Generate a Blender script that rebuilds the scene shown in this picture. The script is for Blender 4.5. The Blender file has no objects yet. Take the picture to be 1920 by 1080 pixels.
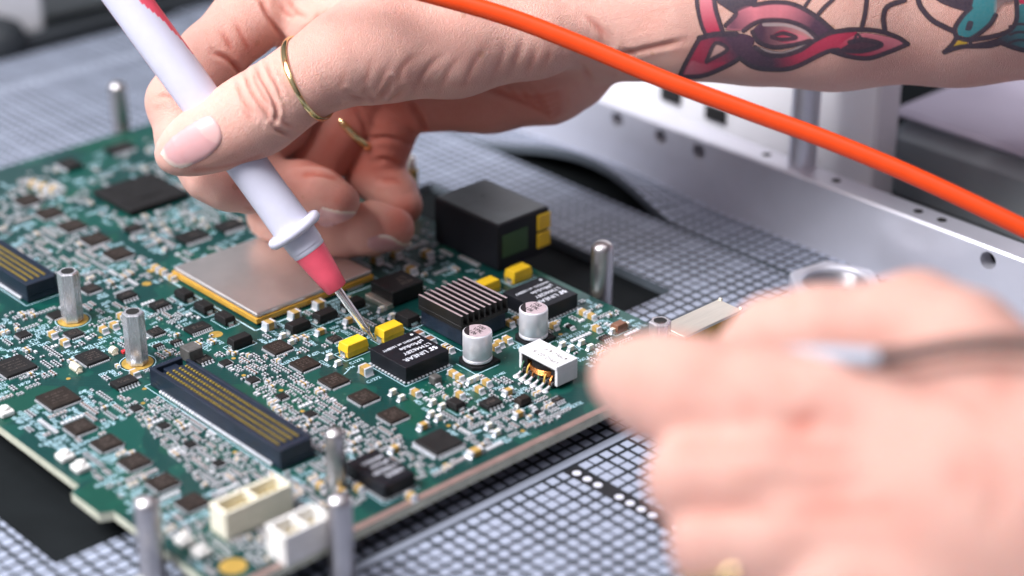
import bpy, math, random
import numpy as np
from mathutils import Matrix, Vector

# ------------------------------------------------------------------ camera, world, lights, exposure
MM = 0.001                                   # everything below is written in millimetres
FPX = 3652.0                                 # focal length in pixels of the 1920 px wide photograph
PITCH = math.atan(1830.0 / 3652.0)
AZ = math.atan2(4440.0, math.hypot(3652.0, 1830.0))
_g = np.array([math.cos(AZ), math.sin(AZ), 0.0])
CR = np.array([math.sin(AZ), -math.cos(AZ), 0.0])                       # camera right
CF = _g * math.cos(PITCH) + np.array([0, 0, -math.sin(PITCH)])          # camera forward
CU = np.array([0, 0, math.cos(PITCH)]) + _g * math.sin(PITCH)           # camera up
def ray(px, py): return CF + CR * ((px - 960.0) / FPX) - CU * ((py - 540.0) / FPX)
CAM = -ray(761.7, 721.0) * 515.0             # world origin: near bottom corner of the power module, on the board's top face
def ground(px, py, z=0.0):
    d = ray(px, py); t = (z - CAM[2]) / d[2]; return CAM + d * t
def at(px, py, depth): return CAM + ray(px, py) * depth
def pix(P):
    v = np.asarray(P, float) - CAM; zc = v @ CF
    return 960 + FPX * (v @ CR) / zc, 540 - FPX * (v @ CU) / zc, zc

scene = bpy.context.scene
COL = scene.collection
cam_data = bpy.data.cameras.new('camera')
cam = bpy.data.objects.new('camera', cam_data); COL.objects.link(cam)
cam_data.sensor_width = 36.0
cam_data.lens = 36.0 * FPX / 1920.0
cam_data.clip_start = 0.02; cam_data.clip_end = 20.0
cam.matrix_world = Matrix(((CR[0], CU[0], -CF[0], CAM[0]*MM), (CR[1], CU[1], -CF[1], CAM[1]*MM), (CR[2], CU[2], -CF[2], CAM[2]*MM), (0, 0, 0, 1)))
cam_data.dof.use_dof = True
cam_data.dof.focus_distance = 0.528
cam_data.dof.aperture_fstop = 5.5
scene.camera = cam

world = bpy.data.worlds.new('World'); scene.world = world; world.use_nodes = True
wn = world.node_tree.nodes; wl = world.node_tree.links
wbg = wn['Background']
# the room: pale ceiling, darker walls, brighter on one side
_tc = wn.new('ShaderNodeTexCoord'); _dot = wn.new('ShaderNodeVectorMath'); _dot.operation = 'DOT_PRODUCT'; _cr = wn.new('ShaderNodeValToRGB')
_wd = -CR * 0.62 - _g * 0.30 + np.array([0, 0, 0.72]); _dot.inputs[1].default_value = tuple(_wd / np.linalg.norm(_wd))
wl.new(_tc.outputs['Generated'], _dot.inputs[0]); wl.new(_dot.outputs['Value'], _cr.inputs[0]); wl.new(_cr.outputs[0], wbg.inputs[0])
_cr.color_ramp.elements[0].position = 0.0; _cr.color_ramp.elements[0].color = (0.08, 0.105, 0.135, 1)
_cr.color_ramp.elements[1].position = 0.85; _cr.color_ramp.elements[1].color = (0.78, 0.76, 0.90, 1)
wbg.inputs[1].default_value = 0.36

def area(name, loc, target, size, power, color):
    l = bpy.data.lights.new(name, 'AREA'); l.shape = 'RECTANGLE'; l.size, l.size_y = size; l.energy = power; l.color = color
    o = bpy.data.objects.new(name, l); COL.objects.link(o)
    o.location = Vector(loc) * MM
    o.rotation_euler = (Vector(target) - Vector(loc)).to_track_quat('-Z', 'Y').to_euler()
    return o
# a wide bench lamp up to the left of the camera, and a ceiling light overhead
_L = lambda r, g, z: tuple(CR * r + _g * g + np.array([0, 0, z]))
area('bench_lamp', _L(-490, -200, 640), _L(-60, 70, 0), (0.46, 0.36), 2.75, (0.96, 0.96, 1.0)).data.spread = math.radians(85)
area('ceiling_light', _L(20, -60, 850), (40, -20, 0), (0.8, 0.40), 2.2, (0.97, 0.95, 1.0))

scene.view_settings.view_transform = 'Standard'
scene.view_settings.look = 'None'
scene.view_settings.gamma = 1.0
scene.view_settings.use_curve_mapping = False
scene.view_settings.exposure = 0.38
scene.cycles.use_denoising = True
scene.cycles.max_bounces = 8

# ------------------------------------------------------------------ helpers
rnd = random.Random(7)
class MB:
    """collects geometry (mm) and links it as one mesh object"""
    def __init__(s): s.v = []; s.f = []; s.m = []
    def add(s, vs, fs, mat=0):
        n = len(s.v); s.v.extend([tuple(p) for p in vs]); s.f.extend([tuple(i + n for i in f) for f in fs]); s.m.extend([mat] * len(fs)); return s
    def box(s, x0, x1, y0, y1, z0, z1, mat=0, ch=0.0):
        if ch <= 0:
            vs = [(x, y, z) for z in (z0, z1) for y in (y0, y1) for x in (x0, x1)]
            return s.add(vs, [(0, 2, 3, 1), (4, 5, 7, 6), (0, 1, 5, 4), (2, 6, 7, 3), (0, 4, 6, 2), (1, 3, 7, 5)], mat)
        lo = (x0, y0, z0); hi = (x1, y1, z1); vs = []; idx = {}
        for c in range(8):
            sg = [(c >> k) & 1 for k in range(3)]
            for ax in range(3):
                p = []
                for k in range(3):
                    e = hi[k] if sg[k] else lo[k]
                    p.append(e if k == ax else (e - ch if sg[k] else e + ch))
                idx[(c, ax)] = len(vs); vs.append(tuple(p))
        fs = []
        for ax in range(3):
            a, b = (ax + 1) % 3, (ax + 2) % 3
            for s1 in (0, 1):
                cs = [s1 << ax, (s1 << ax) | (1 << a), (s1 << ax) | (1 << a) | (1 << b), (s1 << ax) | (1 << b)]
                q = tuple(idx[(c, ax)] for c in cs); fs.append(q if s1 else q[::-1])
        for ax in range(3):                                  # edges running along ax
            a, b = (ax + 1) % 3, (ax + 2) % 3
            for sa in (0, 1):
                for sb in (0, 1):
                    c0 = (sa << a) | (sb << b); c1 = c0 | (1 << ax)
                    q = (idx[(c0, a)], idx[(c1, a)], idx[(c1, b)], idx[(c0, b)])
                    fs.append(q if (sa ^ sb) else q[::-1])
        for c in range(8):
            t = (idx[(c, 0)], idx[(c, 1)], idx[(c, 2)])
            fs.append(t if bin(c).count('1') % 2 == 1 else t[::-1])
        return s.add(vs, fs, mat)
    def prism(s, poly, z0, z1, mat=0, matside=None):
        n = len(poly); vs = [(x, y, z0) for x, y in poly] + [(x, y, z1) for x, y in poly]
        s.add(vs, [tuple(range(n - 1, -1, -1)), tuple(range(n, 2 * n))], mat)
        return s.add(vs, [(i, (i + 1) % n, n + (i + 1) % n, n + i) for i in range(n)], mat if matside is None else matside)
    def lathe(s, prof, n=32, mat=0, o=(0, 0, 0), ang=0.0):
        vs = []; fs = []; m = len(prof)
        for r, z in prof:
            for i in range(n):
                a = ang + 2 * math.pi * i / n; vs.append((o[0] + r * math.cos(a), o[1] + r * math.sin(a), o[2] + z))
        for j in range(m - 1):
            for i in range(n):
                k = (i + 1) % n; fs.append((j * n + i, j * n + k, (j + 1) * n + k, (j + 1) * n + i))
        fs.append(tuple(range(n - 1, -1, -1))); fs.append(tuple(range((m - 1) * n, m * n)))
        return s.add(vs, fs, mat)
    def tube(s, pts, rad, n=10, mat=0, cap=True):
        P = [np.asarray(p, float) for p in pts]; m = len(P); vs = []; fs = []
        if not hasattr(rad, '__len__'): rad = [rad] * m
        T = [P[min(i + 1, m - 1)] - P[max(i - 1, 0)] for i in range(m)]; T = [t / np.linalg.norm(t) for t in T]
        u = np.cross(T[0], (0.3, 0.2, 0.93)); u /= np.linalg.norm(u)
        for i in range(m):
            u = u - T[i] * (u @ T[i]); u /= np.linalg.norm(u); w = np.cross(T[i], u)
            for k in range(n):
                a = 2 * math.pi * k / n; vs.append(P[i] + rad[i] * (u * math.cos(a) + w * math.sin(a)))
        for j in range(m - 1):
            for i in range(n):
                k = (i + 1) % n; fs.append((j * n + i, j * n + k, (j + 1) * n + k, (j + 1) * n + i))
        if cap: fs.append(tuple(range(n - 1, -1, -1))); fs.append(tuple(range((m - 1) * n, m * n)))
        return s.add(vs, fs, mat)
    def mesh(s, name, mats, smooth=None):
        me = bpy.data.meshes.new(name)
        me.from_pydata([(x * MM, y * MM, z * MM) for x, y, z in s.v], [], s.f)
        for m in (mats if isinstance(mats, (list, tuple)) else [mats]): me.materials.append(m)
        me.polygons.foreach_set('material_index', s.m)
        if smooth is not None:
            me.polygons.foreach_set('use_smooth', [True] * len(s.f))
            me.set_sharp_from_angle(angle=math.radians(smooth))
        me.update(); return me
    def build(s, name, mats, parent=None, smooth=None, loc=(0, 0, 0), rz=0.0):
        return put(name, s.mesh(name, mats, smooth), parent, loc, rz)
def put(name, me, parent=None, loc=(0, 0, 0), rz=0.0):
    o = bpy.data.objects.new(name, me); COL.objects.link(o)
    o.location = (loc[0] * MM, loc[1] * MM, loc[2] * MM); o.rotation_euler = (0, 0, rz)
    if parent is not None: o.parent = parent
    return o
def tag(o, label=None, cat=None, group=None, kind=None):
    if label: o['label'] = label
    if cat: o['category'] = cat
    if group: o['group'] = group
    if kind: o['kind'] = kind
    return o
def empty(name, loc=(0, 0, 0), rz=0.0, parent=None): return put(name, None, parent, loc, rz)
def place_frame(o, origin, xa, ya, za):
    o.matrix_world = Matrix(((xa[0], ya[0], za[0], origin[0]*MM), (xa[1], ya[1], za[1], origin[1]*MM), (xa[2], ya[2], za[2], origin[2]*MM), (0, 0, 0, 1)))

# ------------------------------------------------------------------ materials
def material(name, color, rough=0.5, metal=0.0, var=0.0, vscale=120.0, bump=0.0, bscale=900.0, spec=0.5, coat=0.0, aniso=None):
    m = bpy.data.materials.new(name); m.use_nodes = True
    nt = m.node_tree; b = nt.nodes['Principled BSDF']
    b.inputs['Base Color'].default_value = (*color, 1); b.inputs['Roughness'].default_value = rough; b.inputs['Metallic'].default_value = metal
    b.inputs['Specular IOR Level'].default_value = spec; b.inputs['Coat Weight'].default_value = coat
    tc = nt.nodes.new('ShaderNodeTexCoord'); src = tc.outputs['Object']
    if aniso:
        mp = nt.nodes.new('ShaderNodeMapping'); mp.inputs['Scale'].default_value = aniso; nt.links.new(src, mp.inputs[0]); src = mp.outputs[0]
    if var > 0:
        n = nt.nodes.new('ShaderNodeTexNoise'); n.inputs['Scale'].default_value = vscale; n.inputs['Detail'].default_value = 6; n.inputs['Roughness'].default_value = 0.62
        nt.links.new(src, n.inputs['Vector'])
        r = nt.nodes.new('ShaderNodeValToRGB'); r.color_ramp.elements[0].position = 0.3; r.color_ramp.elements[1].position = 0.7
        r.color_ramp.elements[0].color = (*[c * (1 - var) for c in color], 1); r.color_ramp.elements[1].color = (*[min(1, c * (1 + var)) for c in color], 1)
        nt.links.new(n.outputs[0], r.inputs[0]); nt.links.new(r.outputs[0], b.inputs['Base Color'])
        mr = nt.nodes.new('ShaderNodeMapRange'); mr.inputs[3].default_value = max(0.02, rough - 0.09); mr.inputs[4].default_value = min(1, rough + 0.09)
        nt.links.new(n.outputs[0], mr.inputs[0]); nt.links.new(mr.outputs[0], b.inputs['Roughness'])
    if bump > 0:
        n2 = nt.nodes.new('ShaderNodeTexNoise'); n2.inputs['Scale'].default_value = bscale; n2.inputs['Detail'].default_value = 4
        nt.links.new(src, n2.inputs['Vector'])
        bp = nt.nodes.new('ShaderNodeBump'); bp.inputs['Strength'].default_value = bump; bp.inputs['Distance'].default_value = 0.0002
        nt.links.new(n2.outputs[0], bp.inputs['Height']); nt.links.new(bp.outputs[0], b.inputs['Normal'])
    return m
class N:
    """tiny node-graph writer for the few materials that need maths"""
    def __init__(s, m): s.nt = m.node_tree; s.b = s.nt.nodes['Principled BSDF']
    def node(s, t, **kw):
        n = s.nt.nodes.new(t)
        for k, v in kw.items(): setattr(n, k, v)
        return n
    def link(s, a, b): s.nt.links.new(a, b)
    def math(s, op, a, b=None, c=None):
        n = s.node('ShaderNodeMath', operation=op)
        for i, x in enumerate((a, b, c)):
            if x is None: continue
            if isinstance(x, (int, float)): n.inputs[i].default_value = x
            else: s.link(x, n.inputs[i])
        return n.outputs[0]
    def mix(s, fac, a, b):
        n = s.node('ShaderNodeMix', data_type='RGBA')
        for inp, x in ((n.inputs[0], fac), (n.inputs[6], a), (n.inputs[7], b)):
            if isinstance(x, (int, float)): inp.default_value = x
            elif isinstance(x, tuple): inp.default_value = (*x, 1) if len(x) == 3 else x
            else: s.link(x, inp)
        return n.outputs[2]
    def noise(s, vec, scale, detail=3, rough=0.5):
        n = s.node('ShaderNodeTexNoise'); n.inputs['Scale'].default_value = scale; n.inputs['Detail'].default_value = detail; n.inputs['Roughness'].default_value = rough
        s.link(vec, n.inputs['Vector']); return n.outputs[0]

M = {}
M['black_plastic'] = material('black_plastic', (0.010, 0.010, 0.011), 0.5, 0, 0.3, 400, 0.15, 4000, spec=0.3)
M['chip_black'] = material('chip_black', (0.013, 0.012, 0.012), 0.58, 0, 0.25, 300, 0.25, 6000, spec=0.28)
M['chip_brown'] = material('chip_brown', (0.020, 0.014, 0.011), 0.55, 0, 0.3, 500, 0.2, 6000, spec=0.28)
M['module_black'] = material('module_black', (0.008, 0.0085, 0.012), 0.46, 0, 0.2, 300, 0.12, 5000, spec=0.3)
M['navy_plastic'] = material('navy_plastic', (0.010, 0.017, 0.032), 0.38, 0, 0.3, 300, 0.2, 2500)
M['tin'] = material('tin', (0.80, 0.79, 0.78), 0.28, 1.0, 0.15, 900, 0.25, 2500)
M['solder'] = material('solder', (0.80, 0.81, 0.85), 0.30, 0.45, 0.08, 900, 0.2, 2500)
M['gold'] = material('gold', (0.80, 0.52, 0.16), 0.3, 1.0, 0.2, 500)
M['gold_dull'] = material('gold_dull', (0.62, 0.40, 0.09), 0.45, 0.55, 0.25, 500)
M['brass_pin'] = material('brass_pin', (0.50, 0.37, 0.075), 0.36, 0.6, 0.2, 900)
M['tan_ceramic'] = material('tan_ceramic', (0.46, 0.29, 0.085), 0.38, 0, 0.3, 700, 0.1, 3000)
M['brown_ceramic'] = material('brown_ceramic', (0.20, 0.085, 0.045), 0.4, 0, 0.3, 700)
M['yellow_epoxy'] = material('yellow_epoxy', (0.80, 0.50, 0.018), 0.42, 0, 0.10, 250, 0.1, 3000)
M['white_nylon'] = material('white_nylon', (0.80, 0.78, 0.74), 0.45, 0, 0.05, 200)
M['cream_nylon'] = material('cream_nylon', (0.82, 0.77, 0.62), 0.5, 0, 0.08, 200)
M['white_cap'] = material('white_cap', (0.78, 0.77, 0.78), 0.55, 0, 0.05, 400, 0.1, 3000)
M['grey_ferrite'] = material('grey_ferrite', (0.10, 0.095, 0.09), 0.45, 0.1, 0.3, 600, 0.2, 3000)
M['aluminium_can'] = material('aluminium_can', (0.80, 0.79, 0.83), 0.36, 0.42, 0.05, 500)
M['can_top'] = material('can_top', (0.62, 0.49, 0.52), 0.4, 0.35, 0.08, 500)
M['ink_black'] = material('ink_black', (0.012, 0.008, 0.010), 0.5)
M['ink_white'] = material('ink_white', (0.72, 0.74, 0.80), 0.6)
M['ink_grey'] = material('ink_grey', (0.085, 0.065, 0.055), 0.5)
M['silk'] = material('silkscreen_ink', (0.40, 0.59, 0.66), 0.65)
M['steel'] = material('steel', (0.56, 0.53, 0.53), 0.36, 1.0, 0.06, 120)
M['hex_steel'] = material('hex_steel', (0.66, 0.65, 0.68), 0.26, 0.7, 0.08, 200, 0.06, 500, aniso=(4, 4, 0.6))
M['dark_hole'] = material('dark_hole', (0.01, 0.01, 0.01), 0.7)
M['copper'] = material('copper', (0.85, 0.34, 0.10), 0.25, 1.0, 0.2, 800)
M['fin_black'] = material('fin_black', (0.010, 0.009, 0.009), 0.45, 0.1, 0.3, 500, 0.15, 2500)
M['fin_edge'] = material('fin_edge', (0.62, 0.48, 0.50), 0.33, 0.55, 0.15, 1200, 0.2, 2500)
M['copper_lid'] = material('nickel_lid', (0.74, 0.68, 0.65), 0.36, 0.85, 0.08, 60, 0.12, 1500)
M['gold_laminate'] = material('gold_laminate', (0.60, 0.33, 0.045), 0.45, 0.15, 0.2, 300)
M['shield_tin'] = material('shield_tin', (0.80, 0.74, 0.64), 0.34, 0.85, 0.08, 150, 0.15, 900, aniso=(0.5, 4, 4))
M['red_dot'] = material('red_dot', (0.65, 0.03, 0.04), 0.5)
M['aluminium'] = material('aluminium', (0.74, 0.74, 0.80), 0.38, 0.6, 0.05, 30, 0.06, 600)
M['white_paint'] = material('white_paint', (0.90, 0.90, 0.92), 0.5, 0, 0.03, 10)
M['grey_and_shade'] = material('grey_and_shade', (0.36, 0.40, 0.41), 0.55, 0, 0.15, 12)  # plinth colour, also the housing front's painted-in shade
M['lilac_and_lit_top'] = material('lilac_and_lit_top', (0.62, 0.57, 0.67), 0.5, 0, 0.08, 12)  # cabinet colour, also the housing's painted-in lit top
M['rubber_and_shadow'] = material('rubber_and_shadow', (0.02, 0.024, 0.028), 0.6, 0, 0.3, 40)  # black of the rubber foot and of the painted shadow band
M['probe_grey'] = material('probe_grey', (0.66, 0.65, 0.76), 0.40, 0, 0.03, 200, 0.08, 2500)
M['probe_red'] = material('probe_red', (0.84, 0.10, 0.155), 0.42, 0, 0.06, 200, 0.10, 2500)
M['needle'] = material('needle', (0.93, 0.92, 0.91), 0.24, 0.85, 0.04, 400)
M['orange_cable'] = material('orange_cable', (0.80, 0.060, 0.002), 0.42, 0, 0.04, 200, 0.06, 2500)
M['black_wire'] = material('black_wire', (0.012, 0.011, 0.012), 0.45)
M['pale_sleeve'] = material('pale_sleeve', (0.42, 0.49, 0.57), 0.4, 0, 0.06, 100)
M['ring_gold'] = material('ring_gold', (0.90, 0.72, 0.36), 0.16, 1.0, 0.06, 300)
# ------------------------------------------------------------------ setting: table top, gridded mats, rail, things behind
ZM = -8.0                                    # top of the mat
def xplane(px, py, x):
    d = ray(px, py); return CAM + d * ((x - CAM[0]) / d[0])

mt = material('table_top', (0.008, 0.010, 0.011), 0.8, 0, 0.3, 25, 0.1, 300, spec=0.12)
table = MB().box(-700, 900, -500, 900, -31, -11, 0).build('table_top', mt); tag(table, kind='structure')

mg = material('mat_print', (0.02, 0.022, 0.026), 0.55, 0)
n = N(mg); tc = n.node('ShaderNodeTexCoord'); sp = n.node('ShaderNodeSeparateXYZ'); n.link(tc.outputs['Object'], sp.inputs[0])
def gridline(axis, off):
    u = n.math('ADD', n.math('MULTIPLY', sp.outputs[axis], 1000.0 / 3.8), off)
    d = n.math('ABSOLUTE', n.math('SUBTRACT', n.math('FRACT', n.math('ADD', u, 0.5)), 0.5))
    v = n.math('MULTIPLY', u, 0.2)
    d5 = n.math('ABSOLUTE', n.math('SUBTRACT', n.math('FRACT', n.math('ADD', v, 0.5)), 0.5))
    thick = n.math('LESS_THAN', d5, 0.06)
    hw = n.math('SUBTRACT', 0.14, n.math('MULTIPLY', thick, 0.06))
    s = n.math('DIVIDE', n.math('SUBTRACT', hw, d), 0.03)
    cl = n.node('ShaderNodeClamp'); n.link(n.math('ADD', s, 0.5), cl.inputs[0]); return cl.outputs[0]
_ga, _gb = gridline(0, 0.35), gridline(1, 0.1)
gl = n.math('SUBTRACT', 1.0, n.math('MAXIMUM', _ga, _gb))           # pale printed cells between dark lines
ns = n.noise(tc.outputs['Object'], 40, 5, 0.6)
wr = n.math('MULTIPLY', gl, n.math('ADD', 0.78, n.math('MULTIPLY', ns, 0.25)))
n.link(n.mix(wr, (0.010, 0.014, 0.017), (0.37, 0.41, 0.51)), n.b.inputs['Base Color'])
n.b.inputs['Roughness'].default_value = 0.5
M['mat_print'] = mg
M['mat_side'] = material('mat_side', (0.10, 0.12, 0.14), 0.6, 0, 0.1, 60)
M['mat_band'] = material('mat_band', (0.30, 0.33, 0.40), 0.55, 0, 0.1, 60)
M['mat_black'] = material('mat_black', (0.014, 0.015, 0.018), 0.5)
M['mat_dot'] = material('mat_dot', (0.66, 0.67, 0.75), 0.55)

# front mat with a rectangular opening under the board
ox0, ox1, oy0, oy1 = -106, 104, 1, 112
X0, X1, Y0, Y1 = -420, 137.6, -330, 316
m = MB()
outer = [(X0, Y0), (X1, Y0), (X1, Y1), (X0, Y1)]; inner = [(ox0, oy0), (ox1, oy0), (ox1, oy1), (ox0, oy1)]
vs = [(*p, ZM) for p in outer] + [(*p, ZM) for p in inner] + [(*p, ZM - 2.95) for p in outer] + [(*p, ZM - 2.95) for p in inner]
m.add(vs, [(i, (i + 1) % 4, 4 + (i + 1) % 4, 4 + i) for i in range(4)], 0)
m.add(vs, [(i, 8 + i, 8 + (i + 1) % 4, (i + 1) % 4) for i in range(4)] + [(4 + i, 4 + (i + 1) % 4, 12 + (i + 1) % 4, 12 + i) for i in range(4)], 1)
front_mat = m.build('cutting_mat', [M['mat_print'], M['mat_side']])
tag(front_mat, 'dark mat with white printed grid and a rectangular opening under the circuit board', 'mat')
MB().box(-240, 137, -49.2, -46.6, ZM + 0.02, ZM + 0.06).build('border_line', M['mat_band'], front_mat)
MB().box(-240, 137, 284.5, 288.5, ZM + 0.02, ZM + 0.06).build('border_line', M['mat_band'], front_mat)
st = MB().box(9.2, 13.6, -150, -50.2, ZM + 0.02, ZM + 0.06).build('scale_strip', M['mat_black'], front_mat)
dm = MB()
for k in range(24):
    if k % 5 == 3: continue
    cy = -53.0 - k * 3.75
    dm.prism([(11.4 + 1.15 * math.cos(a * math.pi / 8), cy + 1.15 * math.sin(a * math.pi / 8)) for a in range(16)], ZM + 0.07, ZM + 0.10)
tag(dm.build('scale_dots', M['mat_dot'], st), kind='stuff')

# rear mat, its near edge curled up off the table
m = MB()
xs = [138.9, 140, 142, 145, 149, 154, 160, 166, 172, 174]; ys = [-330 + i * 6 for i in range(109)]
def lift(x, y):
    t = (y - 34) / 98.0
    if t <= 0 or t >= 1: return 0.0
    return 9.5 * (math.sin(math.pi * t ** 0.8) ** 1.5) * math.exp(-((x - 138.9) / 13.0) ** 1.3)
def shift(x, y):
    t = (y - 34) / 98.0
    return 0 if t <= 0 or t >= 1 else 3.0 * math.sin(math.pi * t) * math.exp(-(x - 138.9) / 10)
top = [(x + shift(x, y), y, ZM + lift(x, y)) for y in ys for x in xs]; bot = [(x, y, z - 2.95) for x, y, z in top]
nx = len(xs); ny = len(ys); nt_ = len(top)
m.add(top + bot, [(j * nx + i, j * nx + i + 1, (j + 1) * nx + i + 1, (j + 1) * nx + i) for j in range(ny - 1) for i in range(nx - 1)], 0)
m.add(top + bot, [(nt_ + j * nx + i, nt_ + (j + 1) * nx + i, nt_ + (j + 1) * nx + i + 1, nt_ + j * nx + i + 1) for j in range(ny - 1) for i in range(nx - 1)], 1)
m.add(top + bot, [(j * nx, (j + 1) * nx, nt_ + (j + 1) * nx, nt_ + j * nx) for j in range(ny - 1)], 1)
rear_mat = m.build('cutting_mat', [M['mat_print'], M['mat_side']], smooth=40)
tag(rear_mat, 'second grid-printed mat beside the aluminium rail, its edge curled up', 'mat')

# aluminium rail with drilled holes
rail = empty('rail', (157, 0, ZM)); tag(rail, 'long brushed aluminium rail with round drilled holes along its side', 'rail')
RT = 22.8
def plate_with_holes(m, y0, y1, z0, z1, x, holes, r, n=20, deep=5.0):
    """front face (normal -x) with real round holes, as a strip of cells"""
    holes = sorted(holes)
    cuts = [y0]
    for hy, hz in holes: cuts += [hy - r * 1.35, hy + r * 1.35]
    cuts.append(y1)
    for i in range(len(cuts) - 1):
        a, b = cuts[i], cuts[i + 1]
        if i % 2 == 0: m.add([(x, a, z0), (x, b, z0), (x, b, z1), (x, a, z1)], [(0, 3, 2, 1)], 0)
        else:
            hy, hz = holes[i // 2]
            ring = [(hy + r * math.cos(2 * math.pi * k / n), hz + r * math.sin(2 * math.pi * k / n)) for k in range(n)]
            rect = []
            for k in range(n):
                c, s_ = math.cos(2 * math.pi * k / n), math.sin(2 * math.pi * k / n)
                ty = ((b - hy) / c) if c > 1e-6 else ((a - hy) / c if c < -1e-6 else 1e9)
                tz = ((z1 - hz) / s_) if s_ > 1e-6 else ((z0 - hz) / s_ if s_ < -1e-6 else 1e9)
                t = min(ty, tz); rect.append((hy + t * c, hz + t * s_))
            corners = [(b, z1), (a, z1), (a, z0), (b, z0)]
            vs = [(x, *p) for p in ring] + [(x, *p) for p in rect] + [(x + deep, *p) for p in ring]
            fs = [(k, n + k, n + (k + 1) % n, (k + 1) % n) for k in range(n)]
            m.add(vs, [f[::-1] for f in fs], 0)
            m.add(vs, [(k, (k + 1) % n, 2 * n + (k + 1) % n, 2 * n + k) for k in range(n)], 0)
            m.add([(x + deep, *p) for p in ring], [tuple(range(n))], 1)
            for cy, cz in corners:                        # fill the corner wedge of the cell
                best = [k for k in range(n) if (abs(rect[k][0] - cy) < 1e-6) != (abs(rect[(k + 1) % n][0] - cy) < 1e-6) and abs(rect[k][0] - cy) + abs(rect[k][1] - cz) < 1e3]
                for k in best:
                    p, q = rect[k], rect[(k + 1) % n]
                    if (abs(p[1] - cz) < 1e-6 or abs(q[1] - cz) < 1e-6): m.add([(x, *p), (x, cy, cz), (x, *q)], [(0, 1, 2)[::-1]], 0)
m = MB()
plate_with_holes(m, -260, 310, 0, RT - 0.7, 0, [(77, 18.2), (57, 18.0), (40, 17.9), (-72, 18.6)], 2.7)
L0, L1 = -260, 310
m.add([(0, L0, RT - .7), (0, L1, RT - .7), (.7, L1, RT), (.7, L0, RT)], [(0, 3, 2, 1)[::-1]], 0)
m.add([(.7, L0, RT), (.7, L1, RT), (9.3, L1, RT), (9.3, L0, RT)], [(0, 3, 2, 1)], 0)
m.add([(9.3, L0, RT), (9.3, L1, RT), (10, L1, RT - .7), (10, L0, RT - .7)], [(0, 3, 2, 1)], 0)
m.add([(10, L0, RT - .7), (10, L1, RT - .7), (10, L1, 0), (10, L0, 0)], [(0, 3, 2, 1)], 0)
m.build('rail_body', [M['aluminium'], M['dark_hole']], rail)
for hy in (16, -12, -43, -51.5):
    MB().lathe([(1.5, 0), (1.5, 0.06)], 16).build('screw_hole', M['dark_hole'], rail, loc=(5.4, hy, RT + 0.02))
post = MB().lathe([(0, 0), (4.5, 0), (4.5, 130), (0, 130)], 40).build('steel_post', M['aluminium'], smooth=40, loc=(164.2, 3.2, ZM + RT))
tag(post, 'upright round steel post standing on the aluminium rail', 'post')

# things behind the rail and behind the mat, far out of focus
p = xplane(1635, 330, 178)
wp = MB().box(178, 190, p[1], p[1] + 175, -11, 90, 0, 1.0).build('white_screen', M['white_paint'])
tag(wp, 'upright white screen behind the steel post and rail', 'screen')
for px, py in ((1258, 178), (1342, 214)):
    q = xplane(px, py, 177.5)
    MB().box(176.8, 177.9, q[1] - 4.5, q[1] + 4.5, q[2] - 2.6, q[2] + 2.6, 0, 0.2).build('slot', M['dark_hole'], wp)
zt_ = xplane(1780, 258, 205)[2]; pr = xplane(1650, 330, 205)[1]
db = MB().box(205, 400, -520, pr, -11, zt_, 0, 6).build('machine_housing', M['grey_and_shade']); tag(db, 'machine housing behind the rail with painted-in shaded front and lit lilac top', 'housing')  # front face takes its shaded tone from the colour
MB().box(206, 401, -521, pr - 1, zt_ + .05, zt_ + 3, 0, 1.4).build('lid', M['lilac_and_lit_top'], db)  # lit top of the housing, painted in as a lilac slab
m = MB(); m.box(410, 460, -620, 60, -11, 190, 0, 3)
lb = m.build('lilac_cabinet', M['lilac_and_lit_top']); tag(lb, 'pale lilac cabinet standing behind the machine housing', 'cabinet')
m = MB(); m.box(-200, 230, 319, 326, -11, -3, 0, 1)
o = m.build('shadow_band', M['rubber_and_shadow']); tag(o, 'bar standing in for the shadow band along the far edge of the gridded mat', 'bar')  # solid dark strip added in place of the shadow beyond the mat
m = MB(); m.box(-300, 420, 352, 366, -11, 180, 0, 2)
o = m.build('back_panel', material('sage_paint', (0.40, 0.45, 0.46), 0.6, 0, 0.1, 8)); tag(o, 'grey green panel behind the shadow band at the back', 'panel')
def yplane(px, py, y):
    d = ray(px, py); return CAM + d * ((y - CAM[1]) / d[1])
q0 = yplane(88, 60, 332)
wb = MB().box(q0[0] - 130, q0[0], 332, 346, q0[2], q0[2] + 80, 0, 2).build('white_box', M['white_paint']); tag(wb, 'blurred white box at the back behind the mat', 'box')
MB().box(q0[0] - 126, q0[0] - 6, 334, 344, -11, q0[2] - .05, 0, 1).build('plinth', M['grey_and_shade'], wb)
q1 = ground(14, 96, ZM)
o = MB().lathe([(8, 0), (11.5, 0.6), (12, 6), (10, 10), (5, 12.5), (0.5, 13)], 32).build('rubber_foot', M['rubber_and_shadow'], smooth=50, loc=(q1[0] - 2, q1[1] + 4, ZM)); tag(o, 'rounded black foot in front of the blurred white box', 'foot')
# ------------------------------------------------------------------ circuit board
board = empty('circuit_board', (0, 0, 0))
tag(board, 'large green circuit board crowded with chips, capacitors and connectors on gridded mat', 'circuit board')
BX0, BX1, BY0, BY1, BT = -90.0, 72.5, -45.5, 203.0, 2.4

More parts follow.
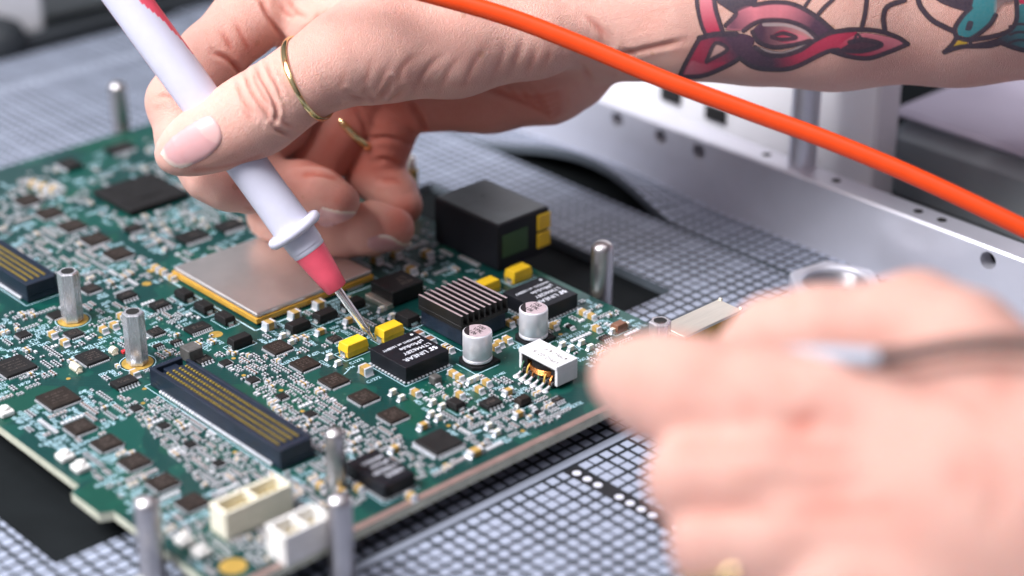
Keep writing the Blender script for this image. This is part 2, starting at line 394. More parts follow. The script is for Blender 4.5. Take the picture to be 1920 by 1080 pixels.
ms = material('solder_mask', (0.01, 0.10, 0.06), 0.36, 0, coat=0.15)
n = N(ms); tc = n.node('ShaderNodeTexCoord'); vec = tc.outputs['Object']
br = n.node('ShaderNodeTexBrick'); br.inputs['Scale'].default_value = 90; br.inputs['Mortar Size'].default_value = 0.05; br.inputs['Brick Width'].default_value = 1.3; br.inputs['Row Height'].default_value = 0.12
mp = n.node('ShaderNodeMapping'); mp.inputs['Rotation'].default_value = (0, 0, math.radians(45)); n.link(vec, mp.inputs[0]); n.link(mp.outputs[0], br.inputs[0])
br.inputs[1].default_value = (0.002, 0.052, 0.043, 1); br.inputs[2].default_value = (0.002, 0.058, 0.047, 1); br.inputs[3].default_value = (0.002, 0.036, 0.033, 1)
vo = n.node('ShaderNodeTexVoronoi'); vo.inputs['Scale'].default_value = 70; vo.distance = 'CHEBYCHEV'; n.link(vec, vo.inputs['Vector'])
f1 = n.math('GREATER_THAN', n.noise(vec, 45, 3), 0.52)
base = n.mix(f1, br.outputs[0], (0.003, 0.060, 0.046))
f2 = n.math('GREATER_THAN', n.noise(vec, 28, 2), 0.60)
base = n.mix(n.math('MULTIPLY', f2, 0.6), base, (0.004, 0.066, 0.038))
vd = n.node('ShaderNodeTexVoronoi'); vd.inputs['Scale'].default_value = 520; n.link(vec, vd.inputs['Vector'])
dots = n.math('MULTIPLY', n.math('LESS_THAN', vd.outputs['Distance'], 0.16), n.math('GREATER_THAN', n.noise(vec, 90, 1), 0.55))
base = n.mix(n.math('MULTIPLY', dots, 0.6), base, (0.10, 0.22, 0.14))
n.link(base, n.b.inputs['Base Color'])
bp = n.node('ShaderNodeBump'); bp.inputs['Strength'].default_value = 0.25; bp.inputs['Distance'].default_value = 0.0001
n.link(n.noise(vec, 700, 3), bp.inputs['Height']); n.link(bp.outputs[0], n.b.inputs['Normal'])
M['solder_mask'] = ms
M['laminate_edge'] = material('laminate_edge', (0.55, 0.56, 0.44), 0.6, 0, 0.2, 200, 0.2, 900)
M['rim_copper'] = material('rim_copper', (0.26, 0.17, 0.15), 0.45, 0.2, 0.2, 200)
poly = [(BX0, BY0), (BX1, BY0), (BX1, BY1), (BX0, BY1), (BX0, 15.5), (BX0 - 3, 14.0), (BX0 - 3, 1.5), (BX0, 0.0)]
MB().prism(poly, -BT, 0, 0, 1).build('substrate', [M['solder_mask'], M['laminate_edge']], board)
MB().box(BX0 + 0.2, BX1 - 0.2, BY0 + 0.15, BY0 + 2.3, 0.012, 0.03).build('rim_strip', M['rim_copper'], board)
for fx, fy in ((-84, -40), (66, -40), (-84, 196), (66, 196)):
    MB().lathe([(3, -BT - 5.6), (3, -BT)], 6).build('support_foot', M['hex_steel'], board, loc=(fx, fy, 0))

OCC = []                                      # occupied rectangles on the board
def occ(cx, cy, sx, sy, pad=0.35): OCC.append((cx - sx / 2 - pad, cx + sx / 2 + pad, cy - sy / 2 - pad, cy + sy / 2 + pad))
def free(x0, x1, y0, y1):
    for a, b, c, d in OCC:
        if x0 < b and x1 > a and y0 < d and y1 > c: return False
    return x0 > BX0 + 1 and x1 < BX1 - 1 and y0 > BY0 + 3 and y1 < BY1 - 1

_tcurve = bpy.data.curves.new('lettering_curve', 'FONT'); _tobj = bpy.data.objects.new('lettering_curve', _tcurve)
_tcache = {}
def letters(s, size=1.0, spacing=1.0, shear=0.0, weight=0.0):
    key = (s, size, spacing, weight)
    if key not in _tcache:
        _tcurve.body = s; _tcurve.size = size; _tcurve.space_character = spacing; _tcurve.offset = weight; _tcurve.resolution_u = 3
        _tcurve.align_x = 'LEFT'
        me = _tobj.to_mesh(); _tcache[key] = ([tuple(v.co) for v in me.vertices], [tuple(p.vertices) for p in me.polygons]); _tobj.to_mesh_clear()
    return _tcache[key]
def write(mb, s, size, ox, oy, z, ang=0.0, mat=0, weight=0.0, sx=1.0):
    V, F = letters(s, size, 1.0, 0.0, weight); c, sn = math.cos(ang), math.sin(ang)
    mb.add([(ox + c * x * sx - sn * y, oy + sn * x * sx + c * y, z) for x, y, _ in V], F, mat)

silk = MB()
def line(x0, y0, x1, y1, w=0.28, z=0.014):
    dx, dy = x1 - x0, y1 - y0; l = math.hypot(dx, dy) or 1; ex, ey = -dy / l * w / 2, dx / l * w / 2
    silk.add([(x0 - ex, y0 - ey, z), (x1 - ex, y1 - ey, z), (x1 + ex, y1 + ey, z), (x0 + ex, y0 + ey, z)], [(0, 1, 2, 3)])
def frame(cx, cy, sx, sy, w=0.28):
    a, b, c, d = cx - sx / 2, cx + sx / 2, cy - sy / 2, cy + sy / 2
    line(a, c, b, c, w); line(a, d, b, d, w); line(a, c, a, d, w); line(b, c, b, d, w)
def scribble(cx, cy, nchar, ang, h=1.25):
    c, s = math.cos(ang), math.sin(ang); w = 0.72 * h
    for i in range(nchar):
        bx = (i - nchar / 2) * w
        segs = rnd.sample([(0, 0, 0, 1), (1, 0, 1, 1), (0, 0, 1, 0), (0, .5, 1, .5), (0, 1, 1, 1), (0, 0, 1, 1)], 3)
        for u0, v0, u1, v1 in segs:
            p = [(bx + u * w * 0.72, (v - 0.5) * h) for u, v in ((u0, v0), (u1, v1))]
            q = [(cx + c * x - s * y, cy + s * x + c * y) for x, y in p]
            line(*q[0], *q[1], w=0.21)

_mesh = {}
def part(name, key, fn, mats, loc, rz=0.0, parent=None, smooth=None, kind=None):
    if key not in _mesh:
        m = MB(); fn(m); _mesh[key] = m.mesh(name, mats, smooth)
    o = put(name, _mesh[key], parent or board, loc, rz)
    if kind: o['kind'] = kind
    return o
def bc(px, py, h): return ground(px, py, h)[:2]

# ---- quad flat chips
def mark_lines(s, rows, mat, seed):
    r = random.Random(seed)
    def fn(m):
        for k in range(rows):
            y = (rows / 2 - k - 0.5) * s * 0.16; x = -s * 0.30
            while x < s * 0.30:
                w = r.uniform(0.25, 0.5)
                if r.random() < 0.82:
                    m.box(x, x + 0.10, y - .28, y + .28, 0, 0.006, 0); m.box(x, x + w * .8, y + (.2 if r.random() < .5 else -.28), y + (.28 if r.random() < .5 else -.2), 0, 0.006, 0)
                x += w + 0.1
    return fn
def qfn(px, py, s, h=1.1, body='chip_brown', text=True, rz=0.0):
    x, y = bc(px, py, h); occ(x, y, s + .5, s + .5)
    o = part('integrated_circuit', ('qfn', s, h, body), lambda m: m.box(-s/2, s/2, -s/2, s/2, 0.12, h, 0, 0.12), M[body], (x, y, 0))
    def leads(m):
        npin = max(5, int(s / 0.58)); p = (s - 0.9) / (npin - 1)
        for k in range(npin):
            c = -s/2 + 0.45 + k * p
            for q in (-1, 1):
                m.box(c - .15, c + .15, s/2 - .10, s/2 + .5, 0.01, 0.42) if q > 0 else m.box(c - .15, c + .15, -s/2 - .5, -s/2 + .10, 0.01, 0.42)
                m.box(s/2 - .10, s/2 + .5, c - .15, c + .15, 0.01, 0.42) if q > 0 else m.box(-s/2 - .5, -s/2 + .10, c - .15, c + .15, 0.01, 0.42)
    part('lead_row', ('qfnl', s), leads, M['solder'], (0, 0, 0), 0, o, kind='stuff')
    if text: part('marking', ('qfnm', s, rnd.randint(0, 3)), mark_lines(s, 4, 0, rnd.random()), M['ink_grey'], (0, 0, h + 0.004), math.pi, o, kind='stuff')
    return x, y
def qfp(px, py, s, h=1.5, pitch=0.8, reach=1.1):
    x, y = bc(px, py, h); occ(x, y, s + 2 * reach + .4, s + 2 * reach + .4)
    o = part('integrated_circuit', ('qfp', s, h), lambda m: m.box(-s/2, s/2, -s/2, s/2, 0.2, h, 0, 0.15), M['chip_black'], (x, y, 0))
    def leads(m):
        npin = int((s - .8) / pitch) + 1
        for k in range(npin):
            c = (k - (npin - 1) / 2) * pitch; w = pitch * .29
            for q in (0, 1, 2, 3):
                mm = MB(); mm.box(s/2 - .05, s/2 + .35, c - w, c + w, .62, .78); mm.box(s/2 + .28, s/2 + .45, c - w, c + w, .05, .78); mm.box(s/2 + .40, s/2 + reach, c - w, c + w, .02, .2)
                for _ in range(q): mm.v = [(-b, a, z) for a, b, z in mm.v]
                m.add(mm.v, mm.f)
    part('lead_row', ('qfpl', s, pitch), leads, M['solder'], (0, 0, 0), 0, o, kind='stuff')
def soic(px, py, sx, sy, npin, along='x', h=1.5, body='chip_black', reach=1.0):
    """leads leave the two long sides; along = direction of the long side"""
    x, y = bc(px, py, h); rz = 0 if along == 'x' else math.pi / 2
    ex, ey = (sx, sy + 2 * reach) if along == 'x' else (sy + 2 * reach, sx); occ(x, y, ex, ey)
    o = part('integrated_circuit', ('so', sx, sy, h, body), lambda m: m.box(-sx/2, sx/2, -sy/2, sy/2, .15, h, 0, .14), M[body], (x, y, 0), rz)
    def leads(m):
        p = sx / npin
        for k in range(npin):
            c = (k - (npin - 1) / 2) * p; w = p * .24
            for q in (-1, 1):
                for (a, b, z0, z1) in ((sy/2 - .05, sy/2 + .3, .6, .8), (sy/2 + .22, sy/2 + .42, .05, .8), (sy/2 + .38, sy/2 + reach, .02, .22)):
                    m.box(c - w, c + w, min(q*a, q*b), max(q*a, q*b), z0, z1)
    part('lead_row', ('sol', sx, sy, npin), leads, M['solder'], (0, 0, 0), 0, o, kind='stuff')
    part('marking', ('som', sx), mark_lines(min(sx, sy) * 1.1, 2, 0, 3), M['ink_grey'], (0, 0, h + .004), math.pi, o, kind='stuff')

for a in ((521, 649, 6.1), (571.5, 680, 6.1), (626, 711, 6.1), (682, 742, 6.1), (737, 776, 6.1), (150, 798, 6.2), (200, 828, 6.2), (252, 863, 6.2), (305, 901, 6.2), (359, 939, 6.2)): qfn(*a)
for a in ((52, 373, 7), (92, 397, 7), (135, 421, 7), (178, 446, 7), (222, 473, 7)): qfn(*a)
qfn(109, 744, 8.6, 1.2); qfn(26, 684, 9.0, 1.2, 'chip_black'); qfn(172, 667, 6.8, 1.2, 'chip_black')
qfn(138, 623, 4.3, 1.0, 'chip_black'); qfn(170, 539, 4.8, 1.0, 'chip_black'); qfn(292, 620, 4.0, 1.0, 'chip_black'); qfn(627, 633, 3.2, 0.9, 'chip_black')
qfn(105, 588, 4.0, 1.0, 'chip_black', False); qfn(43, 625, 3.4, 1.0, 'chip_black', False)
for a in ((423, 678), (474, 710), (529, 741), (582, 774), (255, 763), (307, 796), (357, 831), (410, 866)): qfn(*a, 2.8, 0.9, 'chip_black', False)
qfp(823, 826, 8.8)
soic(370, 612, 6.6, 4.4, 10, 'x', 1.2); soic(299, 568, 5.0, 3.9, 5, 'x'); soic(237, 551, 5.0, 3.9, 5, 'x'); soic(232.5, 713, 6.5, 4.2, 7, 'x')
soic(920, 752, 5.0, 3.9, 4, 'x', 1.5); soic(330, 638, 3.0, 1.8, 4, 'x', 1.1); soic(297, 646, 2.6, 1.8, 4, 'x', 1.0); soic(382, 672, 4.2, 3.0, 4, 'x', 1.0)
soic(1045, 747, 3.0, 2.0, 4, 'x', 1.0); soic(1134, 631, 3.0, 2.2, 4, 'x', 1.0); soic(655, 527, 6.0, 4.0, 6, 'x', 1.4)
soic(130, 305, 8, 6, 8, 'y', 1.4); soic(430, 420, 8, 6, 8, 'x', 1.4); soic(225, 275, 9, 6, 8, 'x', 1.4); soic(360, 440, 9, 6.5, 8, 'x', 1.4); soic(250, 425, 5, 4, 5, 'x')

# ---- big bare processor package and lidded processor
x, y = bc(264, 358, 2.2); occ(x, y, 24, 24)
o = part('processor', 'proc2', lambda m: (m.box(-11, 11, -11, 11, .5, 2.2, 0, .2), m.box(-5, 5, -5, 5, 2.21, 2.5, 0, .1)), M['chip_black'], (x, y, 0))
x, y = 11.4, 74.6; occ(x, y, 43.5, 43.5)
proc = part('processor', 'proc1', lambda m: m.box(-21, 21, -21, 21, .6, 2.2, 0, .12), M['gold_laminate'], (x, y, 0))
part('heat_spreader', 'lid', lambda m: (m.box(-20.6, 20.6, -20.6, 20.6, 2.21, 3.6, 0, .35)), M['copper_lid'], (0, 0, 0), 0, proc)
def balls(m):
    for k in range(40):
        c = -20 + k * 40 / 39
        for q in (-20, 20): m.box(c - .25, c + .25, q - .25, q + .25, .02, .6); m.box(q - .25, q + .25, c - .25, c + .25, .02, .6)
part('solder_ball', 'balls', balls, M['solder'], (0, 0, 0), 0, proc, kind='stuff')
frame(x, y, 45.5, 45.5, .5)

# ---- power modules with printed lettering
def logo(m, cx, cy, s, z, ang):
    P1 = [(-1, .75), (-.2, .75), (-.55, .15), (.05, .15), (-.35, -.75), (-1.15, -.75), (-.62, -.12), (-1.25, -.12)]
    P2 = [(.0, .75), (1.2, .75), (1.05, .35), (.55, .35), (.75, -.75), (-.05, -.75), (.2, -.1), (.25, .2)]
    c, sn = math.cos(ang), math.sin(ang)
    for P in (P1, P2):
        m.add([(cx + s * (c * u - sn * v), cy + s * (sn * u + c * v), z) for u, v in P], [tuple(range(len(P)))])
def power_module(x, y, sx, sy, h, text):
    occ(x, y, sx + 1.6, sy + 1.6)
    o = part('power_module', ('pm', sx, sy, h), lambda m: m.box(-sx/2, sx/2, -sy/2, sy/2, .55, h, 0, .08), M['module_black'], (x, y, 0))
    def pads(m):
        k = 0
        for c in np.arange(-sx/2 + .7, sx/2, 1.27):
            for q in (-1, 1): m.lathe([(.30, .02), (.42, .25), (.40, .5)], 8, 0, (c, q * (sy/2 + .12), 0))
        for c in np.arange(-sy/2 + .7, sy/2, 1.27):
            for q in (-1, 1): m.lathe([(.30, .02), (.42, .25), (.40, .5)], 8, 0, (q * (sx/2 + .12), c, 0))
    part('solder_ball', ('pmp', sx, sy), pads, M['solder'], (0, 0, 0), 0, o, kind='stuff')
    m = MB(); z = h + .012; A = math.pi
    if text:
        logo(m, sx/2 - 2.6, -sy/2 + 3.6, 1.15, z, A)
        write(m, 'LINEAR', 2.35, sx/2 - 4.6, -sy/2 + 4.2, z, A, 0, .012, 1.05)
        write(m, 'LTM4628Y', 2.1, sx/2 - 1.2, -sy/2 + 6.9, z, A, 0, .012, 1.0)
        write(m, 'µModule', 2.2, sx/2 - 1.4, -sy/2 + 9.5, z, A, 0, .012, 1.05)
        write(m, 'NW43H1 e4 1608MY', 1.55, sx/2 - .9, -sy/2 + 11.7, z, A, 0, .010, .92)
        m.prism([(sx/2 - 1.7 + .48 * math.cos(a * math.pi / 8), sy/2 - 1.5 + .48 * math.sin(a * math.pi / 8)) for a in range(16)], z - .008, z)
    else:
        for k in range(4): write(m, ('LINEAR', 'LTM4628Y', 'µModule', 'NW43H1')[k], 1.9, sx/2 - .9, -sy/2 + 4 + 2.6 * k, z, A, 0, .012, .85)
    m.build('marking', M['ink_white'], o)
    frame(x, y, sx + 1.5, sy + 1.5, .22)
power_module(7.5, 7.5, 15, 15, 4.9, True)
x, y = bc(1013, 549, 4.9); power_module(x, y, 15, 15, 4.9, True)
x, y = bc(712, 876, 4.3); power_module(x, y, 9.5, 15, 4.3, False)

# ---- finned heat sink on its module
hx, hy = 32.6, 14.2; occ(hx, hy, 18.5, 19.5)
sink = part('power_module', 'sinkmod', lambda m: m.box(-8.1, 8.1, -8.6, 8.6, .5, 5.2, 0, .1), M['navy_plastic'], (hx, hy, 0))
sk = part('heat_sink', 'sinkbase', lambda m: m.box(-8.6, 8.6, -9.1, 9.1, 5.25, 6.6, 0, .1), M['fin_black'], (hx, hy, 0))
for k in range(9):
    fx = -8.2 + k * 2.05
    part('fin', 'fin', lambda m: (m.box(-.36, .36, -9.1, 9.1, 6.55, 9.7, 0, .05), m.box(-.33, .33, -9.05, 9.05, 9.69, 9.75, 1)), [M['fin_black'], M['fin_edge']], (fx, 0, 0), 0, sk)
frame(hx, hy, 19.2, 20.2, .3)

# ---- aluminium electrolytic capacitors
def electrolytic(px, py, r=4.0, h=9.6):
    x, y = bc(px, py, h); occ(x, y, 9.2, 9.2)
    c = 1.6; s = 4.35
    base = part('electrolytic_capacitor', 'ecbase', lambda m: (m.prism([(-s, -s), (s - c, -s), (s, -s + c), (s, s - c), (s - c, s), (-s, s)], .05, .9), m.lathe([(4.1, .9), (4.1, 1.35)], 40)), M['black_plastic'], (x, y, 0), math.pi)
    part('can', 'eccan', lambda m: m.lathe([(3.7, 1.0), (4.0, 1.15), (4.02, 1.9), (3.86, 2.1), (3.84, 2.3), (4.0, 2.5), (4.0, h - .5), (3.93, h - .2), (3.75, h - .05), (3.4, h)], 56), M['aluminium_can'], (0, 0, 0), 0, base, 40)
    part('top_face', 'ectop', lambda m: m.lathe([(3.62, h - .01), (3.62, h + .03)], 48), M['can_top'], (0, 0, 0), 0, base)
    m = MB(); z = h + .05
    a0, a1 = math.radians(-95), math.radians(12)
    arc = [(3.6 * math.cos(a0 + (a1 - a0) * k / 14), 3.6 * math.sin(a0 + (a1 - a0) * k / 14), z) for k in range(15)]
    m.add(arc, [tuple(range(15))])
    o = m.build('polarity_mark', M['ink_black'], base)
    m = MB()
    for k, t in enumerate(('100', 'VPK.', 'L06')): write(m, t, 2.1, 2.0 - .2 * k, 1.5 - 0 * k, 0, 0, 0, .02, .85) if False else write(m, t, 1.95, -1.3 + 1.75 * k, -2.0 + .3 * k, z + .01, math.pi / 2, 0, .03, .95)
    m.build('marking', M['ink_black'], base)
    line(x - 4.9, y - 4.9, x + 3.2, y - 4.9); line(x - 4.9, y - 4.9, x - 4.9, y + 3.2); line(x + 3.2, y + 4.9, x + 4.9, y + 3.2); line(x + 4.9, y + 3.2, x + 4.9, y - 3)
electrolytic(895, 620); electrolytic(1000.5, 577)

# ---- tantalum capacitors
def tantalum(px, py, L, W, h, along='x', body='yellow_epoxy'):
    x, y = bc(px, py, h); rz = 0 if along == 'x' else math.pi / 2
    occ(x, y, *((L + .8, W + .3) if along == 'x' else (W + .3, L + .8)))
    def fn(m):
        t, s2 = .32, .0; zmid = h * .48
        R = [(.15, L/2 - .25, W/2 - .18), (zmid, L/2, W/2), (zmid + .05, L/2 - .02, W/2 - .02), (h - .15, L/2 - .35, W/2 - .22), (h, L/2 - .5, W/2 - .36)]
        vs = []
        for z, a, b in R: vs += [(-a, -b, z), (a, -b, z), (a, b, z), (-a, b, z)]
        fs = [(4*j + i, 4*j + (i+1) % 4, 4*j + 4 + (i+1) % 4, 4*j + 4 + i) for j in range(len(R) - 1) for i in range(4)]
        fs += [(3, 2, 1, 0), tuple(4 * (len(R) - 1) + i for i in range(4))]
        m.add(vs, fs)
    key = (L, W, h, body)
    o = part('tantalum_capacitor', ('ta',) + key, fn, M[body], (x, y, 0), rz)
    for q in (-1, 1):
        part('terminal', ('tat', q) + key, lambda m: (m.box(min(q*(L/2 - .2), q*(L/2 + .12)), max(q*(L/2 - .2), q*(L/2 + .12)), -W*.24, W*.24, .06, h*.42), m.box(min(q*(L/2 - .8), q*(L/2 + .75)), max(q*(L/2 - .8), q*(L/2 + .6)), -W*.28, W*.28, .02, .16)), M['tin'], (0, 0, 0), 0, o)
    frame(x, y, *((L + 2, W + .9) if along == 'x' else (W + .9, L + 2)), .22)
for a in ((662, 637), (729.5, 609.5), (912, 526), (972, 501)): tantalum(*a, 7.3, 4.3, 3.9)
tantalum(449, 630, 6.4, 3.4, 2.9, 'x', 'chip_black')
for a in ((558, 603), (609, 583), (661, 562)): tantalum(*a, 6.6, 3.8, 2.6, 'x', 'chip_black')
for a in ((345, 545), (382, 568), (421, 589)): tantalum(*a, 5.6, 3.6, 2.5, 'y', 'chip_black')
tantalum(764, 588, 6.0, 4.6, 2.8, 'y', 'chip_black'); tantalum(854, 751, 4.6, 3.4, 2.2, 'y', 'chip_black'); tantalum(980, 744, 4.0, 2.8, 2.2, 'x', 'chip_brown'); tantalum(1161, 605, 4.2, 3.0, 2.4, 'x', 'brown_ceramic')

# ---- ceramic capacitors: ceramic body with plated ends and solder fillets
def ceramic(px, py, L=3.2, W=1.7, h=1.5, along='y', body='tan_ceramic', name='ceramic_capacitor'):
    x, y = bc(px, py, h); rz = 0 if along == 'x' else math.pi / 2
    occ(x, y, *((L + .5, W + .1) if along == 'x' else (W + .1, L + .5)))
    def fn(m):
        e = L * .22
        m.box(-L/2 + e, L/2 - e, -W/2 + .03, W/2 - .03, .08, h - .03, 0)
        for q in (-1, 1):
            a, b = sorted((q * (L/2 - e), q * L/2)); m.box(a, b, -W/2, W/2, .04, h, 1, .09)
            x0, x1 = q * L/2, q * (L/2 + .5)
            vs = [(x0 - q*.05, -W/2, .02), (x0 - q*.05, W/2, .02), (x1, -W/2 - .05, .02), (x1, W/2 + .05, .02), (x0 - q*.05, -W/2, h*.55), (x0 - q*.05, W/2, h*.55), (x0 + q*.15, -W/2, h*.2), (x0 + q*.15, W/2, h*.2)]
            m.add(vs, [(4, 5, 7, 6), (6, 7, 3, 2), (0, 4, 6, 2), (1, 3, 7, 5)] if q < 0 else [(4, 6, 7, 5), (6, 2, 3, 7), (0, 2, 6, 4), (1, 5, 7, 3)], 1)
    part(name, ('cc', L, W, h, body), fn, [M[body], M['solder']], (x, y, 0), rz)
C3 = (3.2, 2.6, 2.4); C2 = (2.9, 1.7, 1.6); C1 = (2.0, 1.3, 1.2)
for p in ((685, 686), (504, 602), (552, 583), (598, 564)): ceramic(*p, *C3, 'y' if p[0] == 685 else 'x')
for p in ((785, 622), (806, 633)): ceramic(*p, 3.0, 2.2, 1.4, 'y', 'brown_ceramic')
for p in ((837, 647), (654, 596), (601, 617), (849, 695), (861, 702), (912, 712), (898, 725), (779, 731), (862, 735), (935.5, 639), (951, 632), (928, 647), (955.5, 601), (969, 595), (1038, 606), (1093, 581), (1109, 588), (1118, 611), (842, 649), (953, 729), (973, 771), (794, 793), (740, 836)):
    ceramic(*p, *C2, rnd.choice('xy') if p[1] > 720 else ('x' if p in ((654, 596), (601, 617)) else 'y'))
ceramic(891, 842, 4.2, 2.4, 1.6, 'x')
for p in ((98, 622), (120, 637), (193, 613), (213, 605), (252, 695), (227, 588), (305, 505), (322, 516), (292, 498)): ceramic(*p, 2.8, 1.9, 1.6, 'y')
for p in ((1068, 610), (816, 716), (888, 770), (1010, 771)): ceramic(*p, 3.0, 1.6, .8, 'y', 'chip_black', 'resistor')
for p in ((640, 917), (600, 905), (770, 925), (700, 846), (672, 910)): ceramic(*p, *C2, 'y')
for p in ((80, 345), (62, 340), (100, 350), (540, 470), (800, 470), (770, 500), (742, 470), (705, 480)): ceramic(*p, 4.0, 2.4, 2.0, 'y')
for a, b in (((737, 730), (753, 741)), ((812, 749), (829, 757)), ((809, 771), (823, 778)), ((1055, 641), (1071, 648)), ((1091, 637), (1107, 646)), ((530, 625), (546, 637)), ((618, 664), (634, 676)), ((715, 575), (735, 588)), ((917, 793), (932, 806)), ((1150, 615), (1174, 605)), ((882, 709), (893, 704))):
    for p in (a, b): ceramic(*p, 1.9, 1.2, 1.5, 'x', 'cream_nylon', 'indicator_light')
for a in (((662, 627), .4), ((664, 634), .4)): pass

# ---- tab package, inductor cubes, coils
x, y = bc(741, 528, 5.0); occ(x, y, 15, 12)
o = part('regulator', 'reg', lambda m: m.box(-6.2, 5.5, -5.0, 5.0, .5, 5.0, 0, .25), M['black_plastic'], (x + 1, y, 0))
part('metal_tab', 'tab', lambda m: m.box(-8.3, -5.5, -4.9, 4.9, .05, 1.6, 0, .1), M['shield_tin'], (0, 0, 0), 0, o)
m = MB(); write(m, 'LT', 3.2, 3.2, 1.6, 5.012, math.pi, 0, .02); write(m, '4628', 2.2, 3.6, -1.6, 5.012, math.pi, 0, .015); m.build('marking', M['ink_grey'], o)
for px, py, s, h in ((358, 649, 4.6, 4.0), (816, 704, 2.6, 2.4)):
    x, y = bc(px, py, h); occ(x, y, s, s)
    part('inductor', ('ind', s), lambda m: m.box(-s/2, s/2, -s/2, s/2, .1, h, 0, .25), M['grey_ferrite'], (x, y, 0))
for px, py, L in ((142, 688, 4.2), (212, 656, 2.6)):
    x, y = bc(px, py, 1.2); occ(x, y, L, 2.2); 
    def coil(m):
        m.box(-L/2, L/2, -.8, .8, .1, .5)
        t = np.linspace(0, 1, int(L * 16)); m.tube([(-L/2 + .3 + (L - .6) * u, 1.0 * math.cos(2*math.pi*u*L*1.1), 1.05 + .85 * math.sin(2*math.pi*u*L*1.1)) for u in t], .3, 7)
    part('wound_inductor', ('coil', L), coil, M['cream_nylon'], (x, y, 0), math.pi / 2, smooth=60)
x, y = bc(233, 657, .8); part('status_light', 'sl', lambda m: m.box(-.8, .8, -.6, .6, .05, .9, 0, .1), M['red_dot'], (x, y, 0))

# ---- transformer: white cap over an open ferrite frame with copper winding and six leads
tx0, tx1, ty0, ty1, th = 26.9, 34.6, -29.3, -14.6, 7.0; occ(33, -22, 18, 17)
tcx, tcy = (tx0 + tx1) / 2, (ty0 + ty1) / 2
tr = part('transformer', 'trcap', lambda m: (m.box(-3.85, 3.85, -7.35, 7.35, th - 1.2, th, 0, .12), m.box(-3.6, 3.85, -7.35, -6.4, 1.0, th - 1.15, 0, .1), m.box(-3.6, 3.85, 6.4, 7.35, 1.0, th - 1.15, 0, .1)), M['white_cap'], (tcx, tcy, 0))
part('ferrite_core', 'trcore', lambda m: (m.box(-4.2, 3.6, -6.3, 6.3, .3, 1.7, 0, .2), m.box(-3.4, 3.5, -6.3, 6.3, 4.9, th - 1.25, 0, .1), m.box(-3.2, 3.5, -6.35, -4.6, 1.6, 5, 0, .1), m.box(-3.2, 3.5, 4.6, 6.35, 1.6, 5, 0, .1), m.lathe([(3.0, 1.6), (3.0, 3.3), (4.2, 3.6), (4.2, 5)], 24)), M['black_plastic'], (0, 0, 0), 0, tr)
def winding(m):
    for k in range(3):
        z = 2.35 + k * .55; m.tube([(4.35 * math.cos(a), 4.75 * math.sin(a), z + .05 * a) for a in np.linspace(0, 2 * math.pi, 40)], .3, 8, 0, False)
part('winding', 'trwind', winding, M['copper'], (0, 0, 0), 0, tr, 60)
for k in range(6):
    yy = -5.6 + k * 2.2
    part('lead', 'trlead', lambda m: (m.tube([(-2.6, 0, 1.5), (-4.0, 0, 1.4), (-4.7, 0, 1.0), (-5.5, 0, .5), (-6.8, 0, .35)], [.32, .34, .36, .42, .45], 8), m.lathe([(1.0, .03), (.8, .3), (.35, .6)], 10, 0, (-6.4, 0, 0))), M['solder'], (0, yy, 0), 0, tr, 60)
    part('wire_end', ('trwire', k % 3), lambda m: m.tube([(-2.9, .5, 3.4), (-3.9, .3, 2.8), (-4.5, .0, 2.0), (-4.7, -.1, 1.2)], .26, 7), (M['copper'], M['gold_dull'], material('green_wire', (.03, .12, .06), .4))[k % 3], (0, yy, 0), 0, tr, 60)
m = MB(); write(m, 'VPH2-0216', 2.1, -1.3, -6.2, th + .012, math.pi / 2, 0, .012, 1.0); write(m, '47PH14 F', 2.1, 1.9, -6.2, th + .012, math.pi / 2, 0, .012, 1.0); m.build('marking', M['ink_grey'], tr)

# ---- mezzanine connectors
CL, CW, CH = 57.5, 10.5, 5.7
def housing(m):
    w = 1.0
    m.box(0, CW, 0, CL, .3, 1.9, 0)
    m.box(0, w, 0, CL, 1.9, CH, 0, .12); m.box(CW - w, CW, 1.2, CL - 3, 1.9, CH, 0, .12)
    m.box(w, CW - w, 0, 2.6, 1.9, CH, 0, .12); m.box(w, CW - w, CL - 1.6, CL, 1.9, CH, 0, .12)
    m.box(w + 2.2, CW - w - 2.2, CL - 4.0, CL - 1.6, 1.9, CH - .9, 0, .1)
    for k in range(5):
        cx = 1.35 + k * (CW - 2.7) / 4; m.box(cx - .52, cx + .52, 3.4, CL - 4.2, 1.9, CH - .42, 0, .08)
def contacts(m):
    for k in range(40):
        m.box(-.36, .36, 4.0 + k * 1.235 - .30, 4.0 + k * 1.235 + .30, 1.9, CH - .25, 0, .15)
def tails(m):
    for k in range(40):
        yy = 4.0 + k * 1.235
        m.lathe([(.38, .02), (.52, .35), (.50, .7), (.3, .95)], 8, 0, (-.25, yy, 0)); m.lathe([(.38, .02), (.52, .35), (.50, .7), (.3, .95)], 8, 0, (CW + .25, yy, 0))
def mezzanine(x, y):
    occ(x + CW / 2, y + CL / 2, CW + 1.5, CL + 1)
    o = part('mezzanine_connector', 'mzh', housing, M['navy_plastic'], (x, y, 0))
    for k in range(4): part('contact_row', 'mzc', contacts, M['brass_pin'], (1.35 + (k + .5) * (CW - 2.7) / 4, 0, 0), 0, o, kind='stuff')
    part('solder_tail_row', 'mzt', tails, M['solder'], (0, 0, 0), 0, o, kind='stuff')
    frame(x + CW / 2, y + CL / 2, CW + 2.4, CL + 2, .22)
mezzanine(-50.2, -12.5)
q = ground(53, 569); mezzanine(q[0], q[1])

